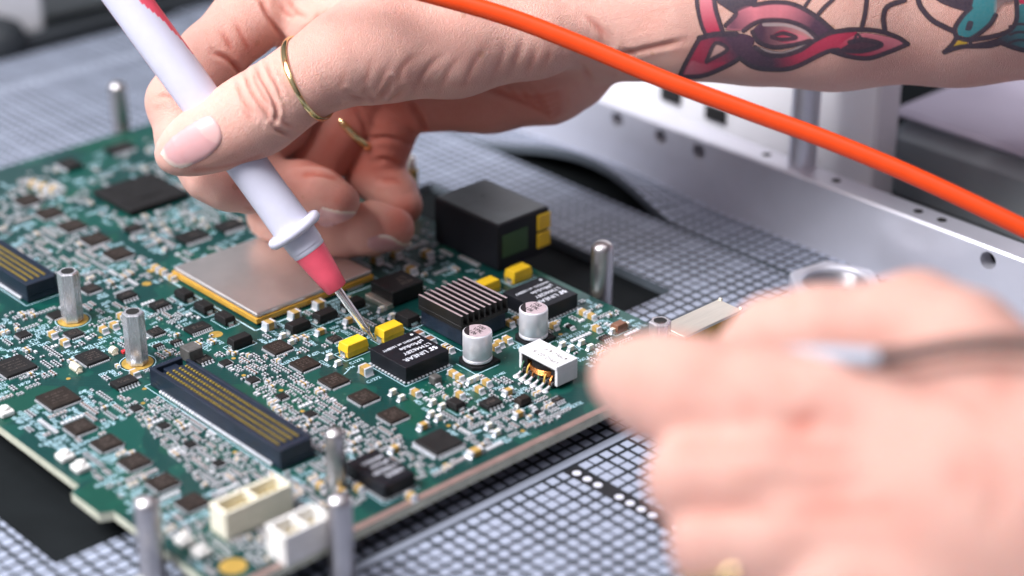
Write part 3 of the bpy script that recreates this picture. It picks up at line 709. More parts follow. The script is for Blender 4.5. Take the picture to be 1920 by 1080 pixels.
# ---- hex standoffs screwed to the board
def ztop(x, y, py):
    lo, hi = -30.0, 80.0
    for _ in range(50):
        mid = (lo + hi) / 2
        if pix((x, y, mid))[1] > py: lo = mid
        else: hi = mid
    return lo
def hexpost(x, y, h, r, rot, z0=0.0):
    occ(x, y, 9, 9)
    o = part('hex_standoff', ('hex', round(h, 1), r), lambda m: (m.lathe([(r - .25, z0 + .05), (r, z0 + .3), (r, h - .35), (r - .35, h)], 6)), M['hex_steel'], (x, y, 0), rot)
    part('threaded_hole', ('hexh', round(h, 1), r), lambda m: m.lathe([(r * .60, h + .01), (r * .60, h + .03)], 20), M['dark_hole'], (0, 0, 0), 0, o)
    part('plated_pad', ('hexp', r), lambda m: m.lathe([(4.3, .015), (4.3, .05)], 32), M['gold_dull'], (0, 0, 0), 0, o)
    for k in range(24):
        a, b = 2 * math.pi * k / 24, 2 * math.pi * (k + 1) / 24; line(x + 4.9 * math.cos(a), y + 4.9 * math.sin(a), x + 4.9 * math.cos(b), y + 4.9 * math.sin(b), .25)
x, y = ground(137, 600)[:2]; hexpost(x, y, ztop(x, y, 508), 3.05, math.radians(25))
x, y = ground(258, 680)[:2]; hA = ztop(x, y, 584); hexpost(x, y, hA, 3.0, math.radians(25))
x, y = ground(1238, 601, hA)[:2]; x = min(x, 69.0); hexpost(x, y, hA, 3.0, math.radians(25))

# ---- network jack, shielded edge connector, white plugs and buttons
jx0, jx1, jy0, jy1, jh = 63.0, 83.6, 33.2, 61.8, 15.0; occ(70, 49, 14, 31)
jcx, jcy = (jx0 + jx1) / 2, (jy0 + jy1) / 2
jk = part('network_jack', 'jack', lambda m: m.box(-10.3, 10.3, -14.3, 14.3, .3, jh, 0, .3), M['module_black'], (jcx, jcy, 0))
part('top_plate', 'jackt', lambda m: m.box(-9.6, 9.6, -13.6, 13.6, jh + .02, jh + .25, 0, .1), material('grey_gloss', (.085, .095, .10), .3, 0, .25, 120, .1, 500), (0, 0, 0), 0, jk)
part('green_label', 'jackg', lambda m: m.box(-8.6, 1.5, -14.5, -14.32, 4.2, 11.4), material('label_green', (.035, .085, .03), .5), (0, 0, 0), 0, jk)
for z0, z1 in ((2.8, 7.6), (8.4, 13.6)):
    part('light_pipe', ('jackl', z0), lambda m: m.box(5.4, 10.6, -14.8, -12.0, z0, z1, 0, .2), M['yellow_epoxy'], (0, 0, 0), 0, jk)
sx0, sx1, sy0, sy1, sh = 61.2, 84.9, -42.8, -34.0, 9.0; occ(67, -38.4, 13, 10)
scx, scy = (sx0 + sx1) / 2, (sy0 + sy1) / 2
se = part('shielded_connector', 'shl', lambda m: (m.box(-11.8, 11.4, -4.4, 4.4, 8.2, sh, 0, .15), m.box(-11.8, -11.2, -4.4, 4.4, .1, 8.3, 0, .1), m.box(-11.2, 11.2, 3.8, 4.4, 1, 8.3), m.box(11.2, 11.9, -4.3, -3.2, 8.2, 9.5, 0, .1), m.box(11.2, 11.9, 3.2, 4.3, 8.2, 9.5, 0, .1)), M['shield_tin'], (scx, scy, 0))
part('insulator', 'shi', lambda m: m.box(-11.1, 11, -3.9, 3.7, .4, 8.1), M['gold_laminate'], (0, 0, 0), 0, se)
def plug(px, py, sx, sy, h, key, holes, body):
    x, y = bc(px, py, h); occ(x, y, sx, sy)
    def fn(m):
        w = 1.0
        m.box(-sx/2, sx/2, -sy/2, sy/2, .1, h * .45, 0); 
        m.box(-sx/2, sx/2, sy/2 - w, sy/2, h*.45, h, 0, .15); m.box(-sx/2, sx/2, -sy/2, -sy/2 + w * .8, h*.45, h, 0, .15)
        for k in range(holes + 1):
            cx = -sx/2 + w/2 + k * (sx - w) / holes; m.box(cx - w/2, cx + w/2, -sy/2 + w*.8, sy/2 - w, h*.45, h, 0, .12)
    o = part('plug_socket', key, fn, M[body], (x, y, 0))
    part('contact_row', key + 'c', lambda m: [m.box(cx - .4, cx + .4, -.4, .4, h*.45, h*.8) for cx in np.arange(-sx/2 + 2.2, sx/2 - 1.5, 2.0)], M['brass_pin'], (0, 0, 0), 0, o, kind='stuff')
plug(470, 925, 19, 6.5, 7.5, 'plugA', 2, 'cream_nylon'); plug(560, 975, 13.5, 7.5, 8.0, 'plugB', 2, 'white_nylon')
for p in ((121, 848), (150, 868), (345, 1005), (376, 1026), (8, 765), (262, 1090)):
    x, y = bc(*p, 2.0); occ(x, y, 3.8, 3.8)
    part('push_button', 'btn', lambda m: (m.box(-1.9, 1.9, -1.9, 1.9, .05, 1.6, 0, .3), m.lathe([(1.2, 1.6), (1.2, 2.3), (.9, 2.5)], 20)), M['white_nylon'], (x, y, 0))
for p, r in (((437, 1062), 3.2), ((275, 532), 1.4), ((281, 508), .9), ((735, 462), 3.0)):
    x, y = bc(*p, 0); occ(x, y, 2*r, 2*r); part('plated_hole', ('ph', r), lambda m: m.lathe([(r, .012), (r, .06)], 28), M['gold_dull'], (x, y, 0))
for p in ((405, 627),):
    x, y = bc(*p, 0); part('plated_hole', 'ph2', lambda m: m.lathe([(1.9, .012), (1.9, .05)], 28), M['gold_dull'], (x, y, 0))
# test pads
tp = MB()
for p in ((371, 634), (438, 672), (457, 704), (527, 732), (268, 756), (567, 771), (271, 729), (322, 804), (188, 633), (128, 710), (1051, 627), (1134, 540), (774, 737), (841, 798), (835, 870), (980, 808), (440, 848)):
    x, y = bc(*p, 0)
    if free(x - .7, x + .7, y - .7, y + .7): tp.lathe([(.62, .012), (.62, .04)], 12, 0, (x, y, 0)); occ(x, y, 1.3, 1.3, .1)
tag(tp.build('test_pad_field', M['gold_dull'], board), kind='stuff')

# ---- printed legends that can be read, then the rest of the print and the tiny parts
def legend(t, px, py, size=1.75, ang=0.0):
    x, y = bc(px, py, 0); V, F = letters(t, size, 1.0, 0.0, .02)
    write(silk, t, size, x, y, .016, ang, 0, .02); w = max(v[0] for v in V)
    occ(x + w/2 * math.cos(ang) , y + w/2 * math.sin(ang) + (.6 if ang == 0 else 0), w * abs(math.cos(ang)) + .8, w * abs(math.sin(ang)) + 1.3, .0)
legend('C1273', 658, 684); legend('C1272', 690, 719); legend('U44', 652, 694, 1.6); legend('R1482', 929, 708, 1.5); legend('TP512', 186, 640, 1.6); legend('TP020', 1049, 634, 1.4); legend('U88', 139, 644, 1.5)
legend('C1748', 617, 606, 1.5); legend('U79', 283, 610, 1.4); legend('C3390', 536, 648, 1.7, -math.pi / 2); legend('C3391', 596, 678, 1.7, -math.pi / 2)
line(*bc(645, 702, 0), *bc(655, 692, 0), .3)

tiny = MB(); TM = [M['solder'], M['black_plastic'], M['tan_ceramic'], M['brown_ceramic'], M['white_cap']]
def tiny_part(x, y, along, kind, L=1.25, W=.66, h=.5):
    if kind == 2: L, W, h = 1.75, 1.0, .9
    if kind == 1: h = .42
    e = L * .34; z = .03
    for (a, b, mat, hh, ww) in ((-L/2, -L/2 + e, 0, h, W), (L/2 - e, L/2, 0, h, W), (-L/2 + e, L/2 - e, kind, h - .03, W - .04)):
        if along == 'x': tiny.box(x + a, x + b, y - ww/2, y + ww/2, z, z + hh, mat)
        else: tiny.box(x - ww/2, x + ww/2, y + a, y + b, z, z + hh, mat)
def cluster(quad, count, pitch=(1.25, 1.9), mix=(.45, .25, .3), text=0, prob=.8):
    """fill a four-sided patch of the board (given by its corner pixels) with rows of tiny parts and legends"""
    Q = [bc(*p, 0) for p in quad]
    xs = [p[0] for p in Q]; ys = [p[1] for p in Q]
    def inside(x, y):
        s = 0
        for i in range(4):
            a, b = Q[i], Q[(i + 1) % 4]; c = (b[0]-a[0]) * (y-a[1]) - (b[1]-a[1]) * (x-a[0]); s += 1 if c > 0 else -1
        return abs(s) == 4
    made = tries = 0
    while made < count and tries < count * 12:
        tries += 1
        x, y = round(rnd.uniform(min(xs), max(xs)) / .7) * .7, round(rnd.uniform(min(ys), max(ys)) / .7) * .7
        if not inside(x, y): continue
        along = rnd.choice('xxy'); run = rnd.choice((1, 2, 3, 4, 5, 6, 8)); k0 = rnd.choices((1, 2, 3, 4), (.56, .11, .25, .08))[0]
        if k0 == 2: run = min(run, 2)
        stepv = 1.12 if k0 != 2 else 1.5
        for r in range(run):
            u, v = (x, y + r * stepv) if along == 'x' else (x + r * stepv, y)
            w, hgt = (.9, .5) if along == 'x' else (.5, .9)
            if not inside(u, v) or not free(u - w, u + w, v - hgt, v + hgt): break
            tiny_part(u, v, along, k0); OCC.append((u - w, u + w, v - hgt, v + hgt)); made += 1
    tries = 0
    text = int(text * 1.25)
    while text > 0 and tries < 900:
        tries += 1
        x, y = rnd.uniform(min(xs), max(xs)), rnd.uniform(min(ys), max(ys))
        if not inside(x, y): continue
        along = rnd.random() < .6; nch = rnd.choice((3, 4, 4, 5)); hw = nch * .4
        w, hgt = (hw, .55) if along else (.55, hw)
        if free(x - w, x + w, y - hgt, y + hgt):
            scribble(x, y, nch, 0 if along else -math.pi / 2); OCC.append((x - w, x + w, y - hgt, y + hgt)); text -= 1
cluster([(395, 660), (520, 668), (690, 800), (600, 850)], 240, text=60)
cluster([(230, 760), (330, 740), (560, 900), (430, 960)], 340, text=80)
cluster([(60, 790), (130, 760), (400, 960), (340, 985)], 60, text=30)
cluster([(0, 470), (130, 400), (330, 520), (200, 560)], 230, text=30)
cluster([(0, 345), (90, 330), (180, 380), (0, 450)], 90, text=15)
cluster([(170, 400), (330, 330), (460, 420), (300, 480)], 150, text=30)
cluster([(90, 310), (330, 250), (420, 330), (180, 400)], 60, text=20)
cluster([(0, 590), (120, 575), (230, 640), (0, 760)], 110, text=40)
cluster([(150, 570), (330, 560), (420, 640), (200, 730)], 110, text=40)
cluster([(90, 780), (160, 730), (290, 760), (200, 800)], 40, text=20)
cluster([(20, 780), (70, 755), (350, 965), (290, 985)], 26, text=30)
cluster([(510, 880), (640, 830), (760, 900), (560, 1000)], 90, text=25)
cluster([(580, 830), (720, 790), (800, 860), (680, 880)], 60, text=22)
cluster([(770, 740), (930, 700), (1090, 760), (880, 850)], 120, text=50)
cluster([(940, 640), (1090, 560), (1230, 610), (1090, 700)], 60, text=30)
cluster([(330, 470), (480, 430), (520, 480), (330, 500)], 20, text=8)
cluster([(640, 480), (800, 430), (960, 520), (760, 560)], 90, text=15)
cluster([(470, 610), (660, 560), (800, 600), (520, 690)], 50, text=26)
cluster([(800, 830), (920, 790), (1060, 780), (700, 950)], 40, text=26)
cluster([(280, 960), (480, 960), (560, 1080), (380, 1080)], 110, text=20)
cluster([(0, 340), (500, 200), (1000, 470), (700, 500)], 160, text=50)
tag(tiny.build('tiny_components', TM, board), kind='stuff')
tag(silk.build('silkscreen', M['silk'], board), kind='stuff')
# ------------------------------------------------------------------ loose hardware round the board
def pin(x, y, z0, topy, r, label, mat='steel', dome=0.75):
    h = ztop(x, y, topy) - z0
    prof = [(r * .9, 0), (r, .4), (r, h - r * dome)] + [(max(.05, r * math.cos(a)), h - r * dome + r * dome * math.sin(a)) for a in np.linspace(.15, 1.52, 10)]
    o = MB().lathe(prof, 36).build('locating_pin', M[mat], smooth=50, loc=(x, y, z0))
    tag(o, label, 'pin', 'steel locating pins round the board'); return o
pin(*ground(1127, 580, -6)[:2], -11, 452, 3.3, 'round topped steel pin beyond the far power module, standing in the dark opening')
pin(-61.0, -50.0, ZM, 925, 3.0, 'blurred steel pin before the white plug sockets at the near board corner')
pin(-94.6, -23.5, ZM, 930, 3.0, 'blurred steel pin at the outer board edge near the small white buttons')
pin(-44.8, -27.7, 0, 803, 2.4, 'slim steel pin standing on the board past the end of the long connector')
pin(44.0, 207.5, ZM, 152, 3.2, 'far blurred steel pin at the back edge of the board')
x, y = 77.5, 91.0; zt = ztop(x, y, 292)
o = empty('brass_standoff', (x, y, -11)); tag(o, 'brass hex standoff with white tip behind the curled fingers', 'standoff')
MB().lathe([(2.8, 0), (2.8, zt + 11 - 4.5)], 6).build('hex_body', M['gold'], o)
MB().lathe([(1.6, zt + 11 - 4.5), (2.2, zt + 11 - 3.5), (2.2, zt + 10), (1.4, zt + 11)], 20).build('tip', M['white_nylon'], o, smooth=50)

# large aluminium nut with a wide threaded bore, partly behind the near hand
bs, bh, br_ = 25.0, 7.5, 9.6
q = ground(1568, 527, ZM + bh)
blk = empty('hex_nut', (q[0], q[1], ZM)); tag(blk, 'large aluminium hex nut lying on the mat just beyond the near hand', 'nut')
m = MB(); nn = 48
def sq(k, s):
    a = 2 * math.pi * k / nn; b_ = (a - .35 + math.pi / 6) % (math.pi / 3) - math.pi / 6; t = s / math.cos(b_); return math.cos(a) * t, math.sin(a) * t
ro = [sq(k, bs / 2) for k in range(nn)]; rt = [sq(k, bs / 2 - .5) for k in range(nn)]
ri = [(br_ * math.cos(2 * math.pi * k / nn), br_ * math.sin(2 * math.pi * k / nn)) for k in range(nn)]
rc = [(u * 1.09, v * 1.09) for u, v in ri]
vs = [(*p, 0) for p in ro] + [(*p, bh - .5) for p in ro] + [(*p, bh) for p in rt] + [(*p, bh) for p in rc] + [(*p, bh - .7) for p in ri] + [(*p, .1) for p in ri]
m.add(vs, [(j * nn + k, j * nn + (k + 1) % nn, (j + 1) * nn + (k + 1) % nn, (j + 1) * nn + k) for j in range(5) for k in range(nn)])
m.build('nut_body', M['aluminium'], blk)
for k in range(6):
    MB().tube([((br_ - .05) * math.cos(a), (br_ - .05) * math.sin(a), 1.0 + k * .9) for a in np.linspace(0, 2 * math.pi, 40)], .28, 6, 0, False).build('thread_ring', M['steel'], blk, smooth=60)

# ------------------------------------------------------------------ test probe
PT = ground(703.5, 640.5, 1.0)                                   # where the needle touches
PD = at(258, 25, 513.0); PAX = (PD - PT) / np.linalg.norm(PD - PT)
def frame_from_axis(ax):
    xa = np.cross(ax, CF); xa /= np.linalg.norm(xa); ya = np.cross(ax, xa); return xa, ya
pxa, pya = frame_from_axis(PAX)
def along_probe(px, py):
    """distance up the probe axis of the axis point nearest that pixel"""
    best = min(np.arange(0, 170, .25), key=lambda t: (pix(PT + PAX * t)[0] - px) ** 2 + (pix(PT + PAX * t)[1] - py) ** 2); return best
probe = empty('test_probe'); place_frame(probe, PT, pxa, pya, PAX)
tag(probe, 'grey and red test probe held in the tattooed hand, needle touching the board', 'probe')
tn, tr1, tr0, tf = along_probe(688, 616), along_probe(634, 541), along_probe(581, 469), along_probe(553, 428)
MB().lathe([(.12, 0), (.55, 3.0), (.6, tn - .6), (.95, tn - .5), (.95, tn)], 20).build('needle_tip', M['needle'], probe, smooth=40)
MB().lathe([(1.12, tn), (1.2, tn + .15), (1.2, tr1 + 1.5)], 28).build('needle', M['needle'], probe, smooth=40)
MB().lathe([(1.9, tr1 + .1), (2.8, tr1), (3.1, tr1 + .35), (3.65, tr1 + 4.5), (4.3, tr0 - 3), (4.6, tr0)], 40).build('red_nose', M['probe_red'], probe, smooth=50)
b0, b1 = tr0, tf
def barrel(m, r, red_from, red_to):
    pass
prof = [(4.5, b0 - .3), (4.8, b0 + .1), (4.8, b0 + 1.3), (5.0, b0 + 1.35), (5.15, b1 - 2.2), (5.2, b1 - 2.0)]
MB().lathe(prof, 48).build('collar', M['probe_grey'], probe, smooth=40)
MB().lathe([(5.0, b1 - 1.9), (7.3, b1 - 1.7), (8.0, b1 - 1.1), (8.15, b1 - .3), (8.0, b1 + .5), (7.4, b1 + 1.0), (5.4, b1 + 1.2)], 56).build('finger_guard', M['probe_grey'], probe, smooth=50)
# two-colour handle: grey shell on the side facing the lens, red grip showing along both flanks
LEN = 150.0
ts = np.concatenate([np.linspace(b1 + 1, b1 + 14, 10), np.linspace(b1 + 16, LEN, 60)])
NA = 64; m = MB(); vs = []
def rad(t):
    u = (t - b1); return 5.6 - .15 * min(1, u / 14) + .25 * math.sin(max(0, u - 14) / 95 * math.pi)
# angle 0 along pxa, pya = direction roughly towards or away from the lens
side = 1 if (pya @ CF) < 0 else -1
lside = 1 if (pxa @ CR) > 0 else -1
for t in ts:
    for k in range(NA):
        a = 2 * math.pi * k / NA; vs.append((rad(t) * math.cos(a), rad(t) * math.sin(a), t))
fg, fr = [], []
for j in range(len(ts) - 1):
    u = ts[j] - b1
    for k in range(NA):
        a = 2 * math.pi * (k + .5) / NA; facing = math.sin(a) * side; lateral = math.cos(a) * lside
        # red begins above the guard on the far side and creeps round one flank towards the top
        lim = -.55 if u < 16 else (-.20 - .25 * math.cos((u - 16) / 26))
        if u > 52 and lateral > 0: lim = -.10 + 1.0 * min(1, (u - 50) / 22) ** .7
        if u > 44 and lateral < 0: lim = .20
        f = (j * NA + k, j * NA + (k + 1) % NA, (j + 1) * NA + (k + 1) % NA, (j + 1) * NA + k)
        (fg if facing > lim else fr).append(f)
m.add(vs, fg, 0); m2 = MB(); m2.add(vs, fr, 0)
m.add(vs[-NA:], [tuple(range(NA))], 0)
for mb, nm, mt_ in ((m, 'grey_shell', 'probe_grey'), (m2, 'red_grip', 'probe_red')):
    mb.build(nm, M[mt_], probe, smooth=50)
MB().lathe([(5.0, LEN), (3.6, LEN + 6), (2.5, LEN + 22), (2.3, LEN + 24)], 32).build('strain_relief', M['probe_red'], probe, smooth=50)

# ------------------------------------------------------------------ orange cable sweeping across
def spline(pts, nseg=12):
    P = [np.asarray(p, float) for p in pts]; P = [2 * P[0] - P[1]] + P + [2 * P[-1] - P[-2]]; out = []
    for i in range(1, len(P) - 2):
        for k in range(nseg):
            t = k / nseg; a, b, c, d = P[i - 1], P[i], P[i + 1], P[i + 2]
            out.append(.5 * ((2 * b) + (-a + c) * t + (2*a - 5*b + 4*c - d) * t*t + (-a + 3*b - 3*c + d) * t**3))
    out.append(P[-2]); return out
cab = [(260, -170, 500), (420, -115, 504), (560, -75, 506), (700, -38, 507), (830, -4, 508), (960, 34, 509), (1100, 88, 509), (1250, 151, 508), (1400, 207, 507), (1550, 262, 505), (1700, 324, 502), (1850, 394, 498), (2000, 470, 494), (2150, 560, 489), (2400, 720, 480), (2700, 930, 470)]
MB_ = MB().tube(spline([at(*c) for c in cab]), 2.4, 24)
o = MB_.build('cable', M['orange_cable'], smooth=60); tag(o, 'thick orange cable sweeping down in front of the tattooed arm', 'cable')
# ------------------------------------------------------------------ hands: smooth-blended volumes turned into one continuous skin
HS = 1.068                                   # the probe hand: depths and girths below are scaled by this about the lens
def cs(px, py, d): d = d * HS; return np.array([(px - 960.0) / FPX * d, -(py - 540.0) / FPX * d, d])
def cs2w(P): return CAM + P[:, 0:1] * CR + P[:, 1:2] * CU + P[:, 2:3] * CF
def cspix(P): return 960 + FPX * P[:, 0] / P[:, 2], 540 - FPX * P[:, 1] / P[:, 2]
def seg_d(X, Y, Z, a, b, ra, rb):
    ba = b - a; L2 = float(ba @ ba) or 1e-9
    h = np.clip(((X - a[0]) * ba[0] + (Y - a[1]) * ba[1] + (Z - a[2]) * ba[2]) / L2, 0, 1)
    return np.sqrt((X - a[0] - ba[0] * h) ** 2 + (Y - a[1] - ba[1] * h) ** 2 + (Z - a[2] - ba[2] * h) ** 2) - (ra + (rb - ra) * h)
def smin(a, b, k):
    h = np.maximum(k - np.abs(a - b), 0) / k; return np.minimum(a, b) - h * h * k * .25
def chain(pts):
    P = [(cs(*p[:3]), p[3] * HS) for p in pts]; return [(P[i][0], P[i + 1][0], P[i][1], P[i + 1][1]) for i in range(len(P) - 1)]
def eval_groups(groups, X, Y, Z):
    """groups: list of (segments, k inside the group, k towards what came before)"""
    tot = None
    for segs, ki, ko in groups:
        g = None
        for s in segs:
            d = seg_d(X, Y, Z, *s); g = d if g is None else smin(g, d, ki)
        tot = g if tot is None else smin(tot, g, ko)
    return tot
def grid_sdf(groups, h, pad=4.0):
    S = [s for g in groups for s in g[0]]
    lo = np.min([np.minimum(s[0] - s[2], s[1] - s[3]) for s in S], axis=0) - pad; hi = np.max([np.maximum(s[0] + s[2], s[1] + s[3]) for s in S], axis=0) + pad
    n_ = np.ceil((hi - lo) / h).astype(int) + 1
    ax = [lo[i] + h * np.arange(n_[i]) for i in range(3)]
    tot = np.full(n_, 40.0, np.float32)
    for segs, ki, ko in groups:
        g = np.full(n_, 40.0, np.float32)
        for s in segs:
            mlo = np.minimum(s[0] - s[2], s[1] - s[3]) - 9; mhi = np.maximum(s[0] + s[2], s[1] + s[3]) + 9
            i0 = np.clip(np.floor((mlo - lo) / h).astype(int), 0, n_ - 1); i1 = np.clip(np.ceil((mhi - lo) / h).astype(int) + 1, 1, n_)
            sl = tuple(slice(i0[k], i1[k]) for k in range(3))
            X = ax[0][sl[0]][:, None, None].astype(np.float32); Y = ax[1][sl[1]][None, :, None].astype(np.float32); Z = ax[2][sl[2]][None, None, :].astype(np.float32)
            g[sl] = smin(g[sl], seg_d(X, Y, Z, *s).astype(np.float32), ki)
        tot = smin(tot, g, ko)
    return tot, lo
def surface_nets(S, lo, h):
    ins = S < 0
    c = np.zeros(tuple(k - 1 for k in S.shape), np.int8)
    offs = [(i, j, k) for i in (0, 1) for j in (0, 1) for k in (0, 1)]
    sh = c.shape
    for i, j, k in offs: c += ins[i:i + sh[0], j:j + sh[1], k:k + sh[2]]
    cells = np.argwhere((c > 0) & (c < 8)); idx = np.full(sh, -1, np.int32); idx[tuple(cells.T)] = np.arange(len(cells))
    val = np.stack([S[cells[:, 0] + i, cells[:, 1] + j, cells[:, 2] + k] for i, j, k in offs], 1)
    acc = np.zeros((len(cells), 3)); cnt = np.zeros(len(cells))
    for a in range(8):
        for b in range(a + 1, 8):
            oa, ob = np.array(offs[a]), np.array(offs[b])
            if np.abs(oa - ob).sum() != 1: continue
            va, vb = val[:, a], val[:, b]; mk = (va < 0) != (vb < 0)
            t = np.where(mk, va / np.where(mk, va - vb, 1), 0)
            acc[mk] += oa + t[mk, None] * (ob - oa); cnt[mk] += 1
    V = lo + h * (cells + acc / cnt[:, None])
    F = []
    for ax in range(3):
        b1, b2 = [k for k in range(3) if k != ax]
        s0 = [slice(None)] * 3; s1 = [slice(None)] * 3; s0[ax] = slice(0, -1); s1[ax] = slice(1, None)
        A, B = ins[tuple(s0)], ins[tuple(s1)]
        e = np.argwhere(A != B)
        e = e[(e[:, b1] > 0) & (e[:, b2] > 0) & (e[:, b1] < sh[b1]) & (e[:, b2] < sh[b2])]
        sg = A[tuple(e.T)]
        q = []
        for d1, d2 in ((-1, -1), (0, -1), (0, 0), (-1, 0)):
            cc = e.copy(); cc[:, b1] += d1; cc[:, b2] += d2; q.append(idx[tuple(cc.T)])
        q = np.stack(q, 1)
        flip = sg if ax != 1 else ~sg
        q[~flip] = q[~flip][:, ::-1]; F.append(q)
    return V, np.concatenate(F)
def vnormals(V, F):
    n_ = np.cross(V[F[:, 2]] - V[F[:, 0]], V[F[:, 3]] - V[F[:, 1]]); N_ = np.zeros_like(V)
    for k in range(4): np.add.at(N_, F[:, k], n_)
    return N_ / np.maximum(np.linalg.norm(N_, axis=1, keepdims=True), 1e-12)
def smooth_v(V, F, it, lam=.5):
    E = np.concatenate([F[:, [0, 1]], F[:, [1, 2]], F[:, [2, 3]], F[:, [3, 0]]])
    deg = np.bincount(E.ravel(), minlength=len(V)).astype(float)[:, None]
    for _ in range(it):
        A = np.zeros_like(V)
        for c in range(3): A[:, c] = np.bincount(E[:, 0], V[E[:, 1], c], len(V)) + np.bincount(E[:, 1], V[E[:, 0], c], len(V))
        V = V + lam * (A / deg - V)
    return V
def poly_dist(x, y, pts):
    d = np.full(x.shape, 1e9)
    for (ax_, ay), (bx, by) in zip(pts[:-1], pts[1:]):
        dx, dy = bx - ax_, by - ay; L = dx * dx + dy * dy or 1e-9
        t = np.clip(((x - ax_) * dx + (y - ay) * dy) / L, 0, 1); d = np.minimum(d, np.hypot(x - ax_ - dx * t, y - ay - dy * t))
    return d
def smooth_poly(pts, k=8):
    return [tuple(p[:2]) for p in spline([(*p, 0) for p in pts], k)]
def in_poly(x, y, pts):
    r = np.zeros(x.shape, bool); j = len(pts) - 1
    for i in range(len(pts)):
        (xi, yi), (xj, yj) = pts[i], pts[j]
        r ^= ((yi > y) != (yj > y)) & (x < (xj - xi) * (y - yi) / ((yj - yi) or 1e-9) + xi); j = i
    return r
def skin_object(name, V, F, mat, parent=None, attrs=None):
    W = cs2w(V) * MM; me = bpy.data.meshes.new(name)
    me.vertices.add(len(W)); me.vertices.foreach_set('co', W.astype(np.float32).ravel())
    k = F.shape[1]
    me.loops.add(F.size); me.loops.foreach_set('vertex_index', F.astype(np.int32).ravel())
    me.polygons.add(len(F)); me.polygons.foreach_set('loop_start', np.arange(0, F.size, k, dtype=np.int32)); me.polygons.foreach_set('loop_total', np.full(len(F), k, np.int32))
    me.update(calc_edges=True); me.validate()
    me.polygons.foreach_set('use_smooth', [True] * len(me.polygons))
    for nm, data in (attrs or {}).items():
        if data.ndim == 1:
            a = me.attributes.new(nm, 'FLOAT', 'POINT'); a.data.foreach_set('value', data.astype(np.float32))
        else:
            a = me.attributes.new(nm, 'FLOAT_COLOR', 'POINT'); a.data.foreach_set('color', data.astype(np.float32).ravel())
    me.materials.append(mat)
    return put(name, me, parent)

def skin_material(name, base, red, freckle=True, bump=.35):
    m = material(name, base, .46); n = N(m); tc = n.node('ShaderNodeTexCoord'); vec = tc.outputs['Object']
    at_ = n.node('ShaderNodeAttribute'); at_.attribute_name = 'flush_shade'
    mott = n.noise(vec, 70, 5, .6); fine = n.noise(vec, 420, 4, .6)
    col = n.mix(n.math('MULTIPLY', mott, .60), base, red)
    col = n.mix(n.math('MINIMUM', at_.outputs['Fac'], 1.0), col, (red[0] * .86, red[1] * .70, red[2] * .66))
    col = n.mix(n.math('MULTIPLY', fine, .16), col, (base[0] * 1.05, base[1] * 1.12, base[2] * 1.1))
    if freckle:
        vo = n.node('ShaderNodeTexVoronoi'); vo.inputs['Scale'].default_value = 85; n.link(vec, vo.inputs['Vector'])
        fr = n.math('MULTIPLY', n.math('LESS_THAN', vo.outputs['Distance'], .085), .35); col = n.mix(fr, col, (.50, .24, .12))
    n.link(col, n.b.inputs['Base Color'])
    n.b.inputs['Subsurface Weight'].default_value = .28; n.b.inputs['Subsurface Radius'].default_value = (1.0, .38, .22); n.b.inputs['Subsurface Scale'].default_value = .0032
    n.b.inputs['Specular IOR Level'].default_value = .42
    # fine skin relief: crossed stretched noise plus pores
    mp = n.node('ShaderNodeMapping'); mp.inputs['Scale'].default_value = (1.0, 3.2, 3.2); mp.inputs['Rotation'].default_value = (.3, .2, .75); n.link(vec, mp.inputs[0])
    w1 = n.noise(mp.outputs[0], 420, 4, .62); vo2 = n.node('ShaderNodeTexVoronoi'); vo2.feature = 'DISTANCE_TO_EDGE'; vo2.inputs['Scale'].default_value = 850; n.link(mp.outputs[0], vo2.inputs['Vector'])
    ht = n.math('ADD', n.math('ADD', w1, n.math('MULTIPLY', n.noise(vec, 170, 3, .55), 1.6)), n.math('MINIMUM', n.math('MULTIPLY', vo2.outputs['Distance'], 3.0), .6))
    bp = n.node('ShaderNodeBump'); bp.inputs['Strength'].default_value = bump; bp.inputs['Distance'].default_value = .00028
    n.link(ht, bp.inputs['Height']); n.link(bp.outputs[0], n.b.inputs['Normal'])
    rr = n.node('ShaderNodeMapRange'); rr.inputs[3].default_value = .36; rr.inputs[4].default_value = .56; n.link(fine, rr.inputs[0]); n.link(rr.outputs[0], n.b.inputs['Roughness'])
    return m
SKIN = skin_material('skin', (.80, .51, .42), (.69, .225, .165), True, .75)

# ---- the hand that holds the probe
thumb = chain([(326, 290, 488, 4.6), (352, 277, 487, 6.8), (400, 254, 486, 8.6), (450, 230, 486, 9.5), (488, 210, 487, 9.9), (530, 180, 490, 9.5), (578, 146, 493, 9.7), (640, 112, 497, 11.6), (705, 88, 501, 14.2), (850, 82, 507, 13.6), (1000, 64, 512, 11.2), (1130, 40, 516, 9.5)])
index = chain([(600, -95, 530, 11.5), (459, 42, 519, 9.2), (394, 107, 515, 8.8), (338, 192, 512, 8.7), (350, 262, 509, 7.8), (396, 324, 508, 7.4), (430, 348, 508, 6.5), (466, 369, 508, 4.6)])
dz = lambda pts: [(a, b, 518 + (c - 518) * .62, r) for a, b, c, r in pts]
middle = chain(dz([(620, 30, 545, 10), (520, 230, 552, 8.6), (440, 322, 548, 7.6), (505, 345, 543, 7.0), (566, 350, 538, 6.9), (600, 364, 534, 6.9), (636, 379, 530, 5.6)]))
ringf = chain(dz([(690, 170, 560, 9.8), (600, 292, 566, 8.0), (514, 402, 568, 7.3), (570, 430, 562, 7.0), (640, 436, 556, 7.0), (700, 428, 550, 7.2), (738, 428, 546, 5.8)]))
pinky = chain(dz([(738, 218, 562, 8.6), (716, 272, 570, 8.0), (698, 320, 575, 8.0), (738, 362, 570, 6.6), (757, 386, 566, 5.4)]))
